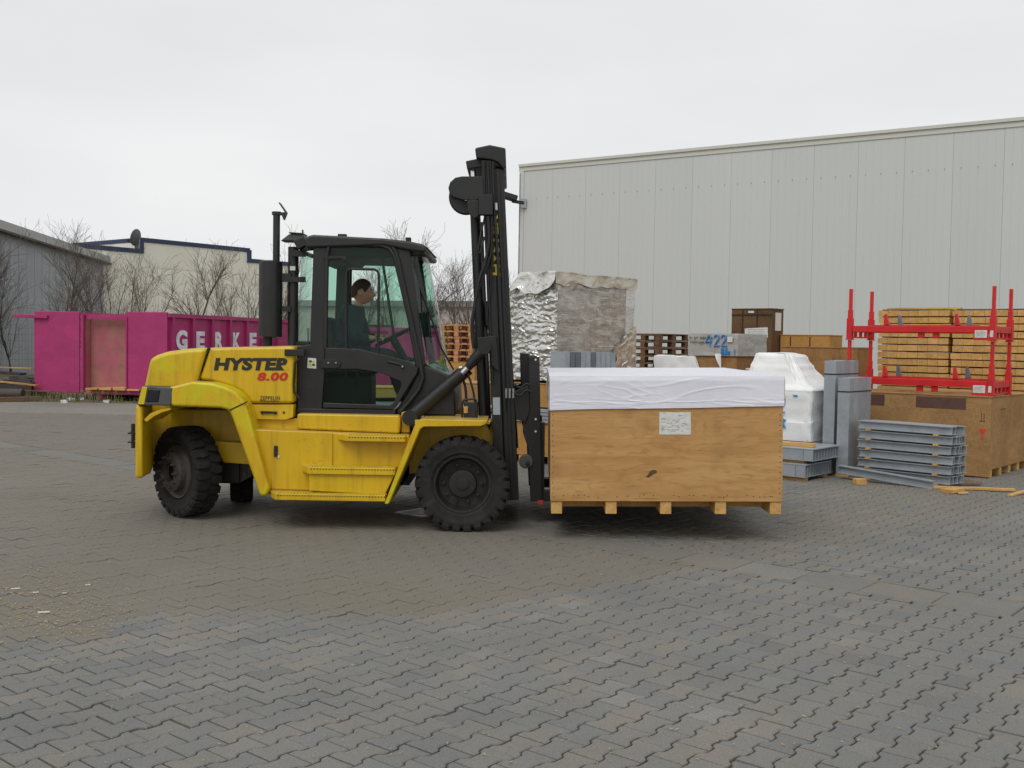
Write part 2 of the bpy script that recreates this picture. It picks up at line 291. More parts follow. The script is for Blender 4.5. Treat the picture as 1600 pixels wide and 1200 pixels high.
# ------------------------------------------------------------------ mesh building
OFF = {}
class MB:
    def __init__(s): s.v = []; s.f = []
    def add(s, v, f):
        b = len(s.v); s.v += [Vector(x) for x in v]; s.f += [tuple(b+i for i in q) for q in f]; return s
    def box(s, x0, y0, z0, x1, y1, z1):
        x0, x1 = min(x0, x1), max(x0, x1); y0, y1 = min(y0, y1), max(y0, y1); z0, z1 = min(z0, z1), max(z0, z1)
        v = [(x,y,z) for z in (z0,z1) for x,y in ((x0,y0),(x1,y0),(x1,y1),(x0,y1))]
        return s.add(v, [(3,2,1,0),(4,5,6,7),(0,1,5,4),(1,2,6,5),(2,3,7,6),(3,0,4,7)])
    def prism(s, pts, y0, y1):
        """pts = (x,z) outline, extruded along y"""
        n = len(pts); A = sum(pts[i][0]*pts[(i+1)%n][1]-pts[(i+1)%n][0]*pts[i][1] for i in range(n))
        if A < 0: pts = pts[::-1]
        if y0 > y1: y0, y1 = y1, y0
        v = [(x,y0,z) for x,z in pts]+[(x,y1,z) for x,z in pts]
        return s.add(v, [tuple(range(n)), tuple(range(2*n-1, n-1, -1))]+[(i, n+i, n+(i+1)%n, (i+1)%n) for i in range(n)])
    def zprism(s, pts, z0, z1):
        n = len(pts); A = sum(pts[i][0]*pts[(i+1)%n][1]-pts[(i+1)%n][0]*pts[i][1] for i in range(n))
        if A < 0: pts = pts[::-1]
        v = [(x,y,z0) for x,y in pts]+[(x,y,z1) for x,y in pts]
        return s.add(v, [tuple(range(n-1,-1,-1)), tuple(range(n, 2*n))]+[(i, (i+1)%n, n+(i+1)%n, n+i) for i in range(n)])
    def tube(s, path, r, n=8, cap=True):
        path = [Vector(p) for p in path]; k = len(path); b = len(s.v); fr = None
        for i, p in enumerate(path):
            t = (path[min(i+1,k-1)]-path[max(i-1,0)]).normalized()
            if fr is None:
                u = t.cross(Vector((0,0,1)));
                if u.length < .1: u = t.cross(Vector((1,0,0)))
            else: u = fr-t*fr.dot(t)
            u.normalize(); fr = u; q = t.cross(u); rr = r[i] if isinstance(r, (list,tuple)) else r
            for j in range(n):
                a = 2*math.pi*j/n; s.v.append(p+u*(math.cos(a)*rr)+q*(math.sin(a)*rr))
        for i in range(k-1):
            for j in range(n):
                a0 = b+i*n+j; a1 = b+i*n+(j+1)%n; s.f.append((a0, a1, a1+n, a0+n))
        if cap: s.f.append(tuple(b+j for j in range(n-1,-1,-1))); s.f.append(tuple(b+(k-1)*n+j for j in range(n)))
        return s
    def lathe(s, prof, n=32, axis='Y', c=(0,0,0)):
        """prof = (radius, along axis)"""
        c = Vector(c); b = len(s.v)
        for r, h in prof:
            for j in range(n):
                a = 2*math.pi*j/n; x, y = r*math.cos(a), r*math.sin(a)
                s.v.append(c+(Vector((x,h,y)) if axis == 'Y' else Vector((x,y,h)) if axis == 'Z' else Vector((h,x,y))))
        for i in range(len(prof)-1):
            for j in range(n):
                a0 = b+i*n+j; a1 = b+i*n+(j+1)%n; s.f.append((a0, a1, a1+n, a0+n))
        return s
    def bar(s, a, b2, wd, ht, up=(0,0,1)):
        a, b2 = Vector(a), Vector(b2); t = (b2-a).normalized(); u = Vector(up).cross(t)
        if u.length < 1e-4: u = Vector((0,1,0)).cross(t)
        u.normalize(); q = t.cross(u)
        v = [p+u*(x*wd/2)+q*(y*ht/2) for p in (a,b2) for x,y in ((-1,-1),(1,-1),(1,1),(-1,1))]
        return s.add(v, [(3,2,1,0),(4,5,6,7),(0,1,5,4),(1,2,6,5),(2,3,7,6),(3,0,4,7)])
    def grid(s, P, closed=False):
        """P = rows of points"""
        b = len(s.v); m, n = len(P), len(P[0])
        for row in P: s.v += [Vector(p) for p in row]
        for i in range(m-1):
            for j in range(n if closed else n-1):
                j2 = (j+1) % n; s.f.append((b+i*n+j, b+i*n+j2, b+(i+1)*n+j2, b+(i+1)*n+j))
        return s
    def xf(s, M):
        s.v = [M @ p for p in s.v]; return s
    def mirrored(s, yc):
        m = MB(); m.v = [Vector((p.x, 2*yc-p.y, p.z)) for p in s.v]; m.f = [tuple(reversed(q)) for q in s.f]; return m
    def mesh(s, name, off=Vector((0,0,0))):
        me = bpy.data.meshes.new(name); me.from_pydata([tuple(p-off) for p in s.v], [], s.f); return me
    def build(s, name, mat, parent=None, bevel=0, smooth=0, seg=2, fix=True):
        off = Vector((0,0,0))
        if parent is not None:
            q = parent
            while q.parent is not None: q = q.parent
            off = OFF.get(q.name, off)
        else:
            xs = [p.x for p in s.v]; ys = [p.y for p in s.v]; zs = [p.z for p in s.v]
            off = Vector(((min(xs)+max(xs))/2, (min(ys)+max(ys))/2, min(zs)))
        me = s.mesh(name, off)
        if fix:
            bm = bmesh.new(); bm.from_mesh(me); bmesh.ops.recalc_face_normals(bm, faces=bm.faces); bm.to_mesh(me); bm.free()
        o = bpy.data.objects.new(name, me); COL.objects.link(o); me.materials.append(MAT[mat])
        if parent is not None: o.parent = parent
        else: o.location = off
        if smooth:
            me.shade_smooth(); me.set_sharp_from_angle(angle=R(smooth))
        if bevel:
            b = o.modifiers.new('bevel', 'BEVEL'); b.width = bevel; b.segments = seg; b.limit_method = 'ANGLE'; b.angle_limit = R(35)
            if not smooth: me.shade_smooth()
            b.harden_normals = True
            if not smooth: me.set_sharp_from_angle(angle=R(40))
        return o
def tag(o, label, cat, group=None, kind=None):
    if label: o['label'] = label
    if cat: o['category'] = cat
    if group: o['group'] = group
    if kind: o['kind'] = kind
    return o
def struct(o): o['kind'] = 'structure'; return o
def thing(name, label, cat, loc=(0,0,0), rotz=0, group=None, world=False):
    o = bpy.data.objects.new(name, None); COL.objects.link(o); o.location = loc; o.rotation_euler = (0,0,rotz); o.empty_display_size = .2
    OFF[o.name] = Vector(loc) if world else Vector((0,0,0))
    return tag(o, label, cat, group)
def copy_tree(o, parent=None):
    c = o.copy(); COL.objects.link(c); c.parent = parent
    for ch in list(o.children): copy_tree(ch, c)
    return c
def lettering(name, s, o, u, v, wd, ht, mat, parent=None, shear=0, bold=0, depth=.002, spacing=1.0):
    """text fitted into a wd x ht rectangle with lower left corner o, along u, upwards v"""
    cu = bpy.data.curves.new(name, 'FONT'); cu.body = s; cu.shear = shear; cu.offset = bold; cu.extrude = .01; cu.space_character = spacing
    to = bpy.data.objects.new(name, cu); COL.objects.link(to)
    bpy.context.view_layer.update()
    me = bpy.data.meshes.new_from_object(to.evaluated_get(bpy.context.evaluated_depsgraph_get()))
    bpy.data.objects.remove(to)
    xs = [p.co.x for p in me.vertices]; ys = [p.co.y for p in me.vertices]
    x0, x1, y0, y1 = min(xs), max(xs), min(ys), max(ys); u = Vector(u).normalized(); v = Vector(v).normalized(); n = u.cross(v)
    m = MB(); m.add([Vector(o)+u*((p.co.x-x0)/(x1-x0)*wd)+v*((p.co.y-y0)/(y1-y0)*ht)+n*(p.co.z/.01*depth) for p in me.vertices], [tuple(q.vertices) for q in me.polygons])
    bpy.data.meshes.remove(me)
    return m.build(name, mat, parent, fix=False)
def strokes(name, lines, o, u, v, r, mat, parent):
    """hand-painted marks: polylines in (x, y) on the plane o,u,v"""
    m = MB(); u = Vector(u).normalized(); v = Vector(v).normalized(); n = u.cross(v)
    for ln in lines:
        P = [Vector(o)+u*a+v*b for a, b in ln]
        m.tube(P, r, 6)
    ob = m.build(name, mat, parent, smooth=60); return ob
# ================================================================== the setting
rng = random.Random(7)
GRID = R(50); E1 = Vector((math.cos(GRID), math.sin(GRID), 0)); E2 = Vector((-math.sin(GRID), math.cos(GRID), 0))
GUT = 7.4                     # the drainage channel runs along E2 at this distance along E1
g = MB(); g.box(-500, -40, -.6, 500, 900, -.016); yard = struct(g.build('paved_yard', 'yard_far'))
OFF[yard.name] = yard.location.copy()
# --- interlocking double-T pavers
PL, PP = .2, .14
PROF = [(-.1,-.0825),(-.072,-.0825),(-.058,-.079),(-.042,-.061),(-.028,-.0575),(.028,-.0575),(.042,-.061),(.058,-.079),(.072,-.0825),(.1,-.0825),
        (.1,.0825),(.072,.0825),(.058,.079),(.042,.061),(.028,.0575),(-.028,.0575),(-.042,.061),(-.058,.079),(-.072,.0825),(-.1,.0825)]
def shrink(P, d): return [(x-math.copysign(d, x)*(1 if abs(x) > .099 else 0), y-math.copysign(d, y)) for x, y in P]
def dust_at(x, y):
    yb = 6.35 if x < -.54 else 6.35+.78*(x+.54)
    e = Vector((x, y, 0)).dot(E1)
    d = (y-yb)/.22
    if e > GUT+.2: d = min(d, .35+.25*noise.noise((x*.5, y*.5, 2)))
    if x < -2.3 and y > 5.2: d = max(d, (y-5.4-.35*noise.noise((x*.9, y*.9, 0)))/.5)
    k = max(0, min(1, d))
    return k*(.85+.25*noise.noise((x*.8, y*.8, 5)))
def inview(x, y):
    return y > 3.6 and y < 23 and abs(x) < .56*y+.9
def paver_geo(gap, bev):
    A = shrink(PROF, gap/2); B = shrink(PROF, gap/2+bev); n = len(A)
    v = [(x,y,0) for x,y in B]+[(x,y,-bev*.8) for x,y in A]+[(x,y,-.03) for x,y in A]
    f = [tuple(range(n))]+[(n+i, n+(i+1)%n, (i+1)%n, i) for i in range(n)]+[(2*n+i, 2*n+(i+1)%n, n+(i+1)%n, n+i) for i in range(n)]
    return v, f
spots = []
for ju in range(-150, 190):
    for ku in range(0, 140):
        a = ku*PL+(.5*PL if ju % 2 else 0); b = ju*PP
        p = E1*a+E2*b
        if not inview(p.x, p.y): continue
        if abs(a-GUT) < .255: continue
        spots.append((p.x, p.y))
spots.sort(key=lambda p: p[1])
def onframe(p): return abs(p[0]) < .485*p[1]-.02 and p[1] > 4.05
near = [p for p in spots if onframe(p)][:300]; nearset = set(near)
G1 = paver_geo(.009, .006); G3 = paver_geo(.005, .004)
variants = []
for k in range(4):
    me = bpy.data.meshes.new('paver'); me.from_pydata([(x, y, z) for x, y, z in G1[0]], [], G1[1]); me.materials.append(MAT['paver']); variants.append(me)
for k, (x, y) in enumerate(near):
    o = bpy.data.objects.new('paver', variants[k % 4]); COL.objects.link(o); o.parent = yard
    o.location = Vector((x, y, rng.uniform(-.0025, .0015)-(rng.uniform(.002,.006) if rng.random() < .07 else 0)))-yard.location
    o.rotation_euler = (rng.uniform(-.008, .008), rng.uniform(-.008, .008), GRID+rng.uniform(-.012, .012))
V, Fc, tone, dst = [], [], [], []
for (x, y) in spots:
    if (x, y) in nearset: continue
    d = dust_at(x, y); gv, gf = (G3 if d > .5 else G1)
    ang = GRID+rng.uniform(-.012, .012); c, s = math.cos(ang), math.sin(ang)
    z0 = rng.uniform(-.0025, .0015)-(rng.uniform(.002,.006) if rng.random() < .07 else 0); tx, ty = rng.uniform(-.008, .008), rng.uniform(-.008, .008); b = len(V); jj = .0035 if d > .5 else 0
    V += [(x+c*u-s*v, y+s*u+c*v, z+z0+tx*u+ty*v) for u, v, z in gv]
    Fc += [tuple(b+i for i in q) for q in gf]; tn = rng.random(); tone += [tn]*len(gf); dst += [d]*len(gf)
for ju in range(-150, 190, 2):          # half blocks that close the rows beside the channel
    for sg in (-1, 1):
        p = E1*(GUT+sg*.25)+E2*(ju*PP)
        if not inview(p.x, p.y): continue
        z0 = rng.uniform(-.004, .001); b = len(V)
        bx_ = [(u, v_, z_) for z_ in (-.03+z0, z0) for u, v_ in ((-.046,-.064),(.046,-.064),(.046,.064),(-.046,.064))]
        V += [tuple(p+E1*u+E2*v_+Vector((0,0,z_))) for u, v_, z_ in bx_]
        gf = [(4,5,6,7),(0,1,5,4),(1,2,6,5),(2,3,7,6),(3,0,4,7)]; Fc += [tuple(b+i for i in q) for q in gf]; tone += [rng.random()]*5; dst += [.8]*5
me = bpy.data.meshes.new('paver_field'); oy = yard.location
me.from_pydata([(a-oy.x, b-oy.y, c-oy.z) for a, b, c in V], [], Fc); me.materials.append(MAT['paver'])
me.attributes.new('tone', 'FLOAT', 'FACE').data.foreach_set('value', tone)
me.attributes.new('dust', 'FLOAT', 'FACE').data.foreach_set('value', dst)
o = bpy.data.objects.new('paver_field', me); COL.objects.link(o); o.parent = yard; o['kind'] = 'stuff'
# sand that fills the joints
js = MB(); js.add([(-14, 3, -.012), (14, 3, -.012), (14, 23.4, -.012), (-14, 23.4, -.012)], [(0,1,2,3)]).build('joint_sand', 'joint_sand', yard, fix=False)
# drainage channel slabs
sl = bpy.data.meshes.new('channel_slab'); q = MB(); q.box(-.193, -.247, -.03, .193, .247, 0)
sl.from_pydata([tuple(p) for p in q.v], [], q.f); sl.materials.append(MAT['paver'])
sl.attributes.new('dust', 'FLOAT', 'FACE').data.foreach_set('value', [.3]*6)
for k in range(-20, 60):
    p = E1*GUT+E2*(k*.5+.1)
    if not inview(p.x, p.y): continue
    o = bpy.data.objects.new('channel_slab', sl); COL.objects.link(o); o.parent = yard
    o.location = Vector((p.x, p.y, -.004+rng.uniform(-.003, .002)))-yard.location; o.rotation_euler = (rng.uniform(-.012,.012), rng.uniform(-.02,.005), GRID+rng.uniform(-.01,.01))
    bv = o.modifiers.new('bevel', 'BEVEL'); bv.width = .007; bv.segments = 1
# drain grate in the channel
p0 = E1*GUT+E2*7.35
dg = thing('drain_grate', 'small iron drain grate in the paving beside the front tyre', 'drain', (p0.x, p0.y, .004), GRID)
b = MB(); b.box(-.19,-.19,-.02,.19,-.165,.004).box(-.19,.165,-.02,.19,.19,.004).box(-.19,-.165,-.02,-.165,.165,.004).box(.165,-.165,-.02,.19,.165,.004); b.build('frame', 'galvanised', dg)
for k in range(9):
    b = MB(); b.box(-.165,-.15+k*.0365-.007,-.018,.165,-.15+k*.0365+.007,.003); b.build('bar', 'galvanised', dg)
b = MB(); b.box(-.164,-.164,-.012,.164,.164,-.006); b.build('pit_shade_plate', 'lamp_black', dg)  # black plate stands in for the shade of the hollow under the bars
fp_ = MB(); fp_.box(-60, 22.9, -.3, 60, 26.75, -.004); struct(fp_.build('far_paving', 'yard_far'))
# rough verge behind the yard
NX, NY = 90, 26; rows = []
for j in range(NY):
    yy = 26.6+j*2.0
    rows.append([Vector((-60+i*1.4, yy+(.25*noise.noise((i*.6, 3, 0)) if j == 0 else 0), (.0 if j == 0 else .05+.06*noise.noise((i*.4, yy*.3, 1)))-.012)) for i in range(NX)])
verge = MB(); verge.grid(rows); vo = struct(verge.build('verge', 'dirt', None, smooth=60, fix=False))
# ---------------------------------------------------------------- grey warehouse on the right
c0 = at(815, 257, 31); c1 = at(1600, 183, 23.7); WH = (c0.z+c1.z)/2
wd = Vector((c1.x-c0.x, c1.y-c0.y, 0)); wl = wd.length; wd.normalize()
wrot = math.atan2(wd.y, wd.x)
wh = thing('warehouse', 'long pale grey warehouse clad in vertical metal panels behind the stacked goods', 'building', (c0.x, c0.y, 0), wrot)
PW = wl/12.35
def panel_mesh():
    m = MB(); gr = .016
    xs = [0, .012, .02]; zs = []
    prof = [(0.0, .006), (.006, .0)]
    for k in range(1, 6):
        x = PW*k/6
        prof += [(x-.010, 0), (x-.004, .0035), (x+.004, .0035), (x+.010, 0)]
    prof += [(PW-.008, 0), (PW-.002, .006), (PW-.002, .05), (0, .05)]
    m.zprism([(a, b) for a, b in prof], .25, WH-.201); return m
pm = panel_mesh()
first = pm.build('wall_panel', 'clad', wh)
for k in range(1, 17):
    o = first.copy(); COL.objects.link(o); o.parent = wh; o.location.x = k*PW
LW = 17*PW
m = MB(); m.box(0, .05, 0, LW, 14, WH-.3); m.build('core', 'clad', wh)
m = MB(); m.box(-.02, -.02, 0, LW, .045, .25); m.build('plinth', 'far_roof', wh)
m = MB(); m.box(-.07, -.06, WH-.075, LW, .5, WH).box(-.07, -.022, WH-.2, LW, .5, WH-.076); m.build('roof_edge', 'clad_trim', wh)
m = MB(); m.box(-.05, -.025, 0, .1, -.002, WH-.2).box(-.05, -.025, 0, -.002, 14, WH-.27); m.build('corner_trim', 'clad', wh)
m = MB()
for k in range(17*3):
    x = (k+.5)*PW/3; m.lathe([(.013, -.006), (.013, .003)], 6, 'Y', (x, -.004, WH-1.02)); m.add([(x+.013*math.cos(a*math.pi/3), -.0101, WH-1.02+.013*math.sin(a*math.pi/3)) for a in range(6)], [(0,1,2,3,4,5)])
o = m.build('screw_row', 'far_roof', wh); o['kind'] = 'stuff'
# floodlight on an arm at the corner of the warehouse
a = at(817, 318, 30.9); bq = at(796, 311, 30.6)
fl = thing('floodlight', 'black floodlight on a short arm at the corner of the grey warehouse', 'lamp', a, 0, world=True)
m = MB(); m.bar(a+Vector((.1,0,0)), at(800, 314, 30.8), .07, .09); m.build('arm', 'black_paint', fl)
m = MB(); m.bar(at(807, 311, 30.8), at(781, 303, 30.7), .34, .17); m.build('lamp_head', 'black_paint', fl, .03)
m = MB(); m.box(a.x-.06, a.y-.05, a.z-.13, a.x+.1, a.y+.02, a.z+.13); m.build('wall_bracket', 'galvanised', fl)
# ---------------------------------------------------------------- grey hall on the left
q0 = at(0, 362, 38); q1 = at(173, 412, 55); hd = (q1-q0); hd.z = 0; hl = hd.length; hd.normalize()
HH = (q0.z+q1.z)/2; st = q1-hd*(hl+12)
hb = thing('grey_hall', 'grey metal hall with a pale roof fascia at the far left', 'building', (st.x, st.y, 0), math.atan2(hd.y, hd.x))
TL = hl+12
m = MB(); m.box(0, 0, 0, TL, 18, HH); m.build('wall', 'hall_grey', hb)
for k in range(int(TL/1.0)):
    m = MB(); m.box(k*1.0+.02, -.03, 0, k*1.0+.98, -.002, HH-.3); m.build('wall_panel', 'hall_grey', hb)
m = MB(); m.box(0, -.3, HH-.02, TL+.3, 18.2, HH+.3); m.build('fascia', 'hall_fascia', hb)
m = MB(); m.box(0, -.36, HH-.1, TL+.35, -.2, HH-.025); m.build('gutter', 'rubbish_dark', hb)
m = MB(); m.box(TL-.3, -.16, 0, TL-.18, -.05, HH-.1); m.build('downpipe', 'hall_grey', hb)
# ---------------------------------------------------------------- cream building with stepped blue parapet
k0 = at(122, 380, 52.0); k1 = at(387, 388, 60.4)
a0 = at(220, 371, 55); a1 = at(387, 387, 60.4); fd = a1-a0; fd.z = 0; fd.normalize()
def along(px):
    # point of the facade line a0 + s*fd seen at column px
    t = (px-800)/F*1.0
    s = (t*a0.y-a0.x)/(fd.x-t*fd.y); return s
s0, s1, s2, s3 = along(123), along(219), along(388), along(450)
HU = a0.z; HL = at(219, 389, 55).z; HR = at(390, 404, 60.5).z
base = a0+fd*s0
cb = thing('cream_building', 'cream building with stepped blue parapet behind the bare trees', 'building', (base.x, base.y, 0), math.atan2(fd.y, fd.x))
for nm, x0, x1, hh in (('wall', 0, s1-s0, HL), ('wall', s1-s0, s2-s0, HU), ('wall', s2-s0, s3-s0, HR)):
    m = MB(); m.box(x0, .05, 0, x1, 15, hh-.02); m.build(nm, 'cream', cb)
    z = hh-1.5
    npan = max(1, int((x1-x0)/2.4))
    for k in range(npan):
        wdt = (x1-x0)/npan
        for r in range(int(hh/1.3)+1):
            zt = hh-.24-r*1.3; zb = max(0, zt-1.285)
            if zt-zb < .2: continue
            m = MB(); m.box(x0+k*wdt+.006, .0, zb, x0+(k+1)*wdt-.006, .047, zt); m.build('wall_panel', 'cream', cb)
    m = MB(); m.box(x0-.02, -.05, hh-.22, x1+.02, 15.1, hh); m.build('parapet', 'blue_trim', cb)
m = MB(); m.box(s1-s0-.14, -.06, HL-.23, s1-s0+.16, .35, HU-.1); m.build('parapet_step', 'blue_trim', cb)
m = MB(); m.box(s2-s0-.16, -.06, HR-.23, s2-s0+.12, .35, HU-.1); m.build('parapet_step', 'blue_trim', cb)
# satellite dish
dp = at(213, 384, 54.3); sdh = thing('satellite_dish', 'dark grey satellite dish on the lower roof of the cream building', 'satellite dish', dp, 0, world=True)
cc = at(212, 371, 54.3); m = MB(); rot = Matrix.Translation(cc) @ Matrix.Rotation(R(-106), 4, 'Z') @ Matrix.Rotation(R(-12), 4, 'X')
m.lathe([(.001, .16), (.15, .145), (.3, .09), (.43, 0), (.44, -.005), (.3, .075), (.15, .13), (.001, .145)], 28, 'Y'); m.xf(rot); m.build('reflector', 'dish', sdh, smooth=50)
m = MB(); m.tube([cc+Vector((.15,.1,-.1)), cc+Vector((.12,.15,-.55))], .04, 8); m.build('mast', 'galvanised', sdh)
m = MB(); m.tube([cc+Vector((.05,0,-.4)), at(200, 378, 54.0)], .018, 6).box(*(at(200,376,54.0)-Vector((.06,.06,.06))), *(at(200,376,54.0)+Vector((.06,.06,.06)))); m.build('feed_arm', 'black_paint', sdh)
# low far building beyond the trees
f0 = at(440, 489, 84); f1 = at(830, 466, 78)
fb = thing('far_building', 'low pale building far behind the bare trees in the middle', 'building', (f0.x, f0.y, 0), math.atan2(f1.y-f0.y, f1.x-f0.x))
ln = (Vector((f1.x, f1.y))-Vector((f0.x, f0.y))).length
m = MB(); m.box(0, 0, 0, ln, 15, 4.3); m.build('wall', 'far_wall', fb)
m = MB(); m.box(-.2, -.3, 4.3, ln+.2, 15.2, 4.75); m.build('roof', 'far_roof', fb)
for k in range(9):
    m = MB(); m.box(3+k*4.4, -.04, 1.4, 5.2+k*4.4, .0-.003, 2.9); m.build('window', 'lamp_black', fb)
# ---------------------------------------------------------------- bare trees
def tree_mesh(seed, h, stems, spread, dens):
    r = random.Random(seed); trunk, crown = MB(), MB()
    def grow(p, d, ln, rad, lev):
        n = 5 if lev < 1 else 4 if lev < 2 else 3; pts = [p.copy()]; rs = [rad]
        for i in range(n):
            d = (d+Vector((r.gauss(0,.13), r.gauss(0,.13), r.gauss(.05,.08)))).normalized()
            p = p+d*(ln/n); pts.append(p.copy()); rs.append(max(rad*(1-.8*(i+1)/n), .0042))
            if lev < 3:
                k = (dens, dens-.7, .75)[lev]
                for _ in range(int(k+r.random()) if i > 0 or lev else 0):
                    side = Vector((r.gauss(0,1), r.gauss(0,1), 0)); side = (side-d*side.dot(d)).normalized()
                    ang = r.uniform(.45, .85) if lev else r.uniform(.35, .7)*spread
                    q = pts[-2].lerp(pts[-1], r.random())
                    nd = (d*math.cos(ang)+side*math.sin(ang)+Vector((0,0,.18))).normalized()
                    grow(q, nd, ln*(r.uniform(.3, .5)*(1.15-.6*i/n) if lev == 0 else r.uniform(.4, .62)), rs[-2]*.55, lev+1)
        (trunk if lev == 0 else crown).tube(pts, rs, 7 if lev == 0 else 4 if lev == 1 else 3, False)
    for s in range(stems):
        a = r.random()*6.28; t = .06 if stems == 1 else r.uniform(.1, .32)
        grow(Vector((r.gauss(0,.12)*(stems > 1), r.gauss(0,.12)*(stems > 1), -.05)), Vector((math.cos(a)*t, math.sin(a)*t, 1)).normalized(), h*r.uniform(.75, 1), .012*h*(1 if stems == 1 else .62), 0)
    return trunk, crown
TV = []
for sd_, st_, sp_, dn_ in ((3, 1, 1.2, 3.8), (11, 3, .9, 1.9), (23, 1, 1.25, 3.6), (31, 4, .75, 1.7), (47, 2, 1.0, 2.5)):
    t_, c_ = tree_mesh(sd_, 5.0, st_, sp_, dn_); zm = max(p.z for p in t_.v+c_.v); t_.xf(Matrix.Scale(5/zm, 4)); c_.xf(Matrix.Scale(5/zm, 4)); TV.append((t_.mesh('trunk'), c_.mesh('crown')))
for a_, b_ in TV:
    a_.materials.append(MAT['bark']); b_.materials.append(MAT['twig']); a_.shade_smooth(); b_.shade_smooth()
def tree(px, Y, ztop_px, var, rz, label):
    p = at(px, 530, Y); top = at(px, ztop_px-8, Y).z; sc = top/5.0
    o = thing('bare_tree', label, 'tree', (p.x, p.y, 0), rz, 'bare trees beyond the yard'); o.scale = (sc*1.0, sc*1.0, sc)
    for nm, me_ in zip(('trunk', 'crown'), TV[var]):
        ch = bpy.data.objects.new(nm, me_); COL.objects.link(ch); ch.parent = o
for args in [
    (-12, 34, 330, 0, .3, 'bare tree cut by the left edge of the photo before the grey hall'),
    (22, 37, 372, 4, 2.1, 'slender bare tree left of the pink door, in front of the grey hall'),
    (110, 36, 345, 0, 1.2, 'tall bare tree right behind the open pink container door'),
    (128, 33, 392, 2, 4.0, 'bare tree at the hinge gap of the open pink container door'),
    (172, 40, 362, 1, .7, 'bare many-stemmed tree at the end corner of the grey hall'),
    (190, 38, 372, 3, 2.9, 'bare shrubby tree under the satellite dish'),
    (228, 39, 380, 1, 5.1, 'bare many-stemmed tree above the pink door beside the white letters'),
    (305, 38, 378, 2, 3.3, 'wide bare tree above the white letters of the pink container'),
    (352, 40, 404, 3, .2, 'bare shrub below the right step of the blue parapet'),
    (386, 39, 408, 1, 1.9, 'bare shrub just left of the black muffler'),
    (452, 42, 352, 3, 3.6, 'bare tree between the exhaust stack and the cab'),
    (575, 44, 408, 0, 2.2, 'bare tree seen through the cab behind the driver'),
    (628, 40, 372, 4, .9, 'bare tree seen through the front of the cab door glass'),
    (668, 42, 348, 2, 5.6, 'tall bare tree rising past the front of the cab roof'),
    (712, 38, 400, 0, 3.9, 'spreading bare tree between cab and mast'),
    (742, 43, 392, 1, 1.1, 'bare tree directly behind the mast'),
    (800, 40, 396, 3, 4.6, 'bare tree at the left corner of the warehouse')]:
    tree(*args)
# ---------------------------------------------------------------- pink roll-off containers
pc = gp(262, 624); pc = Vector((at(262, 560, 27).x, 27, 0)); cang = R(75)
ct = thing('waste_container', 'pink open-ended waste container with white letters and one door swung open', 'container', pc, cang-R(90), 'pink waste containers')
# local: x to the right along the end face (x=0 right corner, -W left corner), y along the long side
W_, L_, Z0, Z1 = 2.5, 7.2, .18, 2.3
m = MB(); m.box(-W_, 0, Z0, 0, L_, Z0+.12); m.build('floor', 'pink_worn', ct)
m = MB(); m.box(-.05, .03, Z0+.12, 0, L_, Z1-.1); m.build('side_wall', 'pink', ct)
m = MB(); m.box(-W_, .03, Z0+.12, -W_+.05, L_, Z1-.1); m.build('side_wall', 'pink_worn', ct)
m = MB(); m.box(-W_+.05, L_-.06, Z0+.12, -.05, L_, Z1-.1); m.build('end_wall', 'pink_worn', ct)
m = MB(); m.box(-.07, -.02, Z1-.1, .07, L_, Z1).box(-W_-.07, -.02, Z1-.1, -W_+.07, L_, Z1); m.build('top_rail', 'pink', ct)
m = MB(); m.box(-W_+.1, -.02, Z1-.16, -.1, .07, Z1-.03); m.build('header', 'pink', ct)
m = MB(); m.box(-W_+.06, .22, Z0+.12, -.06, .27, Z1-.16); m.build('inner_panel', 'pink_worn', ct)
for k in range(8):
    m = MB(); m.box(0, .12+k*.95, Z0, .075, .2+k*.95, Z1-.1); m.build('rib', 'pink', ct)
m = MB(); m.box(0.002, 0, Z0+.0, .06, L_, Z0+.14); m.build('bottom_rail', 'pink', ct)
for x in (-.45, -W_+.45):
    m = MB(); m.box(x-.1, .05, .02, x+.1, L_-.1, Z0); m.build('skid', 'pink', ct)
for x in (-.2, -W_+.3):
    m = MB(); m.lathe([(.001,-.12),(.1,-.12),(.1,.12),(.001,.12)], 16, 'X', (x, .2, .11)); m.build('roller', 'rubbish_dark', ct)
m = MB(); m.box(-1.2, -.05, Z0+.02, .01, -.0, Z1+.03); d = m.build('door', 'pink', ct, .012)
m = MB(); m.tube([(-1.16,-.07,Z0+.1),(-1.16,-.07,Z1-.1)], .02, 8); m.build('lock_rod', 'pink', d)
m = MB(); m.box(-W_-.03, -.08, Z0+.1, -W_+.05, 0, Z1-.05); m.build('corner_post', 'pink', ct)
M_ = Matrix.Translation((-W_-.06, -.05, 0)) @ Matrix.Rotation(R(9), 4, 'Z')
m = MB(); m.box(-1.25, -.05, Z0+.02, 0, .0, Z1+.02); m.xf(M_); d = m.build('door', 'pink', ct, .012)
m = MB(); m.bar((-.85,-.09,Z1-.13),(-1.75,-.12,Z1-.11),.07,.09); m.xf(M_); m.build('locking_bar', 'pink', d, .01)
m = MB(); m.lathe([(.02, .35), (.02, Z1)], 8, 'Z', (-W_-.03, -.02, 0)); m.build('hinge_pin', 'grey_wood', ct)
for k, ch in enumerate('GERKE'):
    lettering('letter', ch, (.012, .44+k*.95-.08+.0, 1.36), (0,1,0), (0,0,1), .52 if k == 0 else .42, .52 if k == 0 else .50, 'letter_white', ct, 0, .05, .006)
for k in range(5):
    m = MB(); m.box(-W_+.2+k*.4, -.2+.02*k, Z0+.122, -W_+.55+k*.4, .2, Z0+.16+.02*(k % 3)); m.build('plank', 'timber', ct)
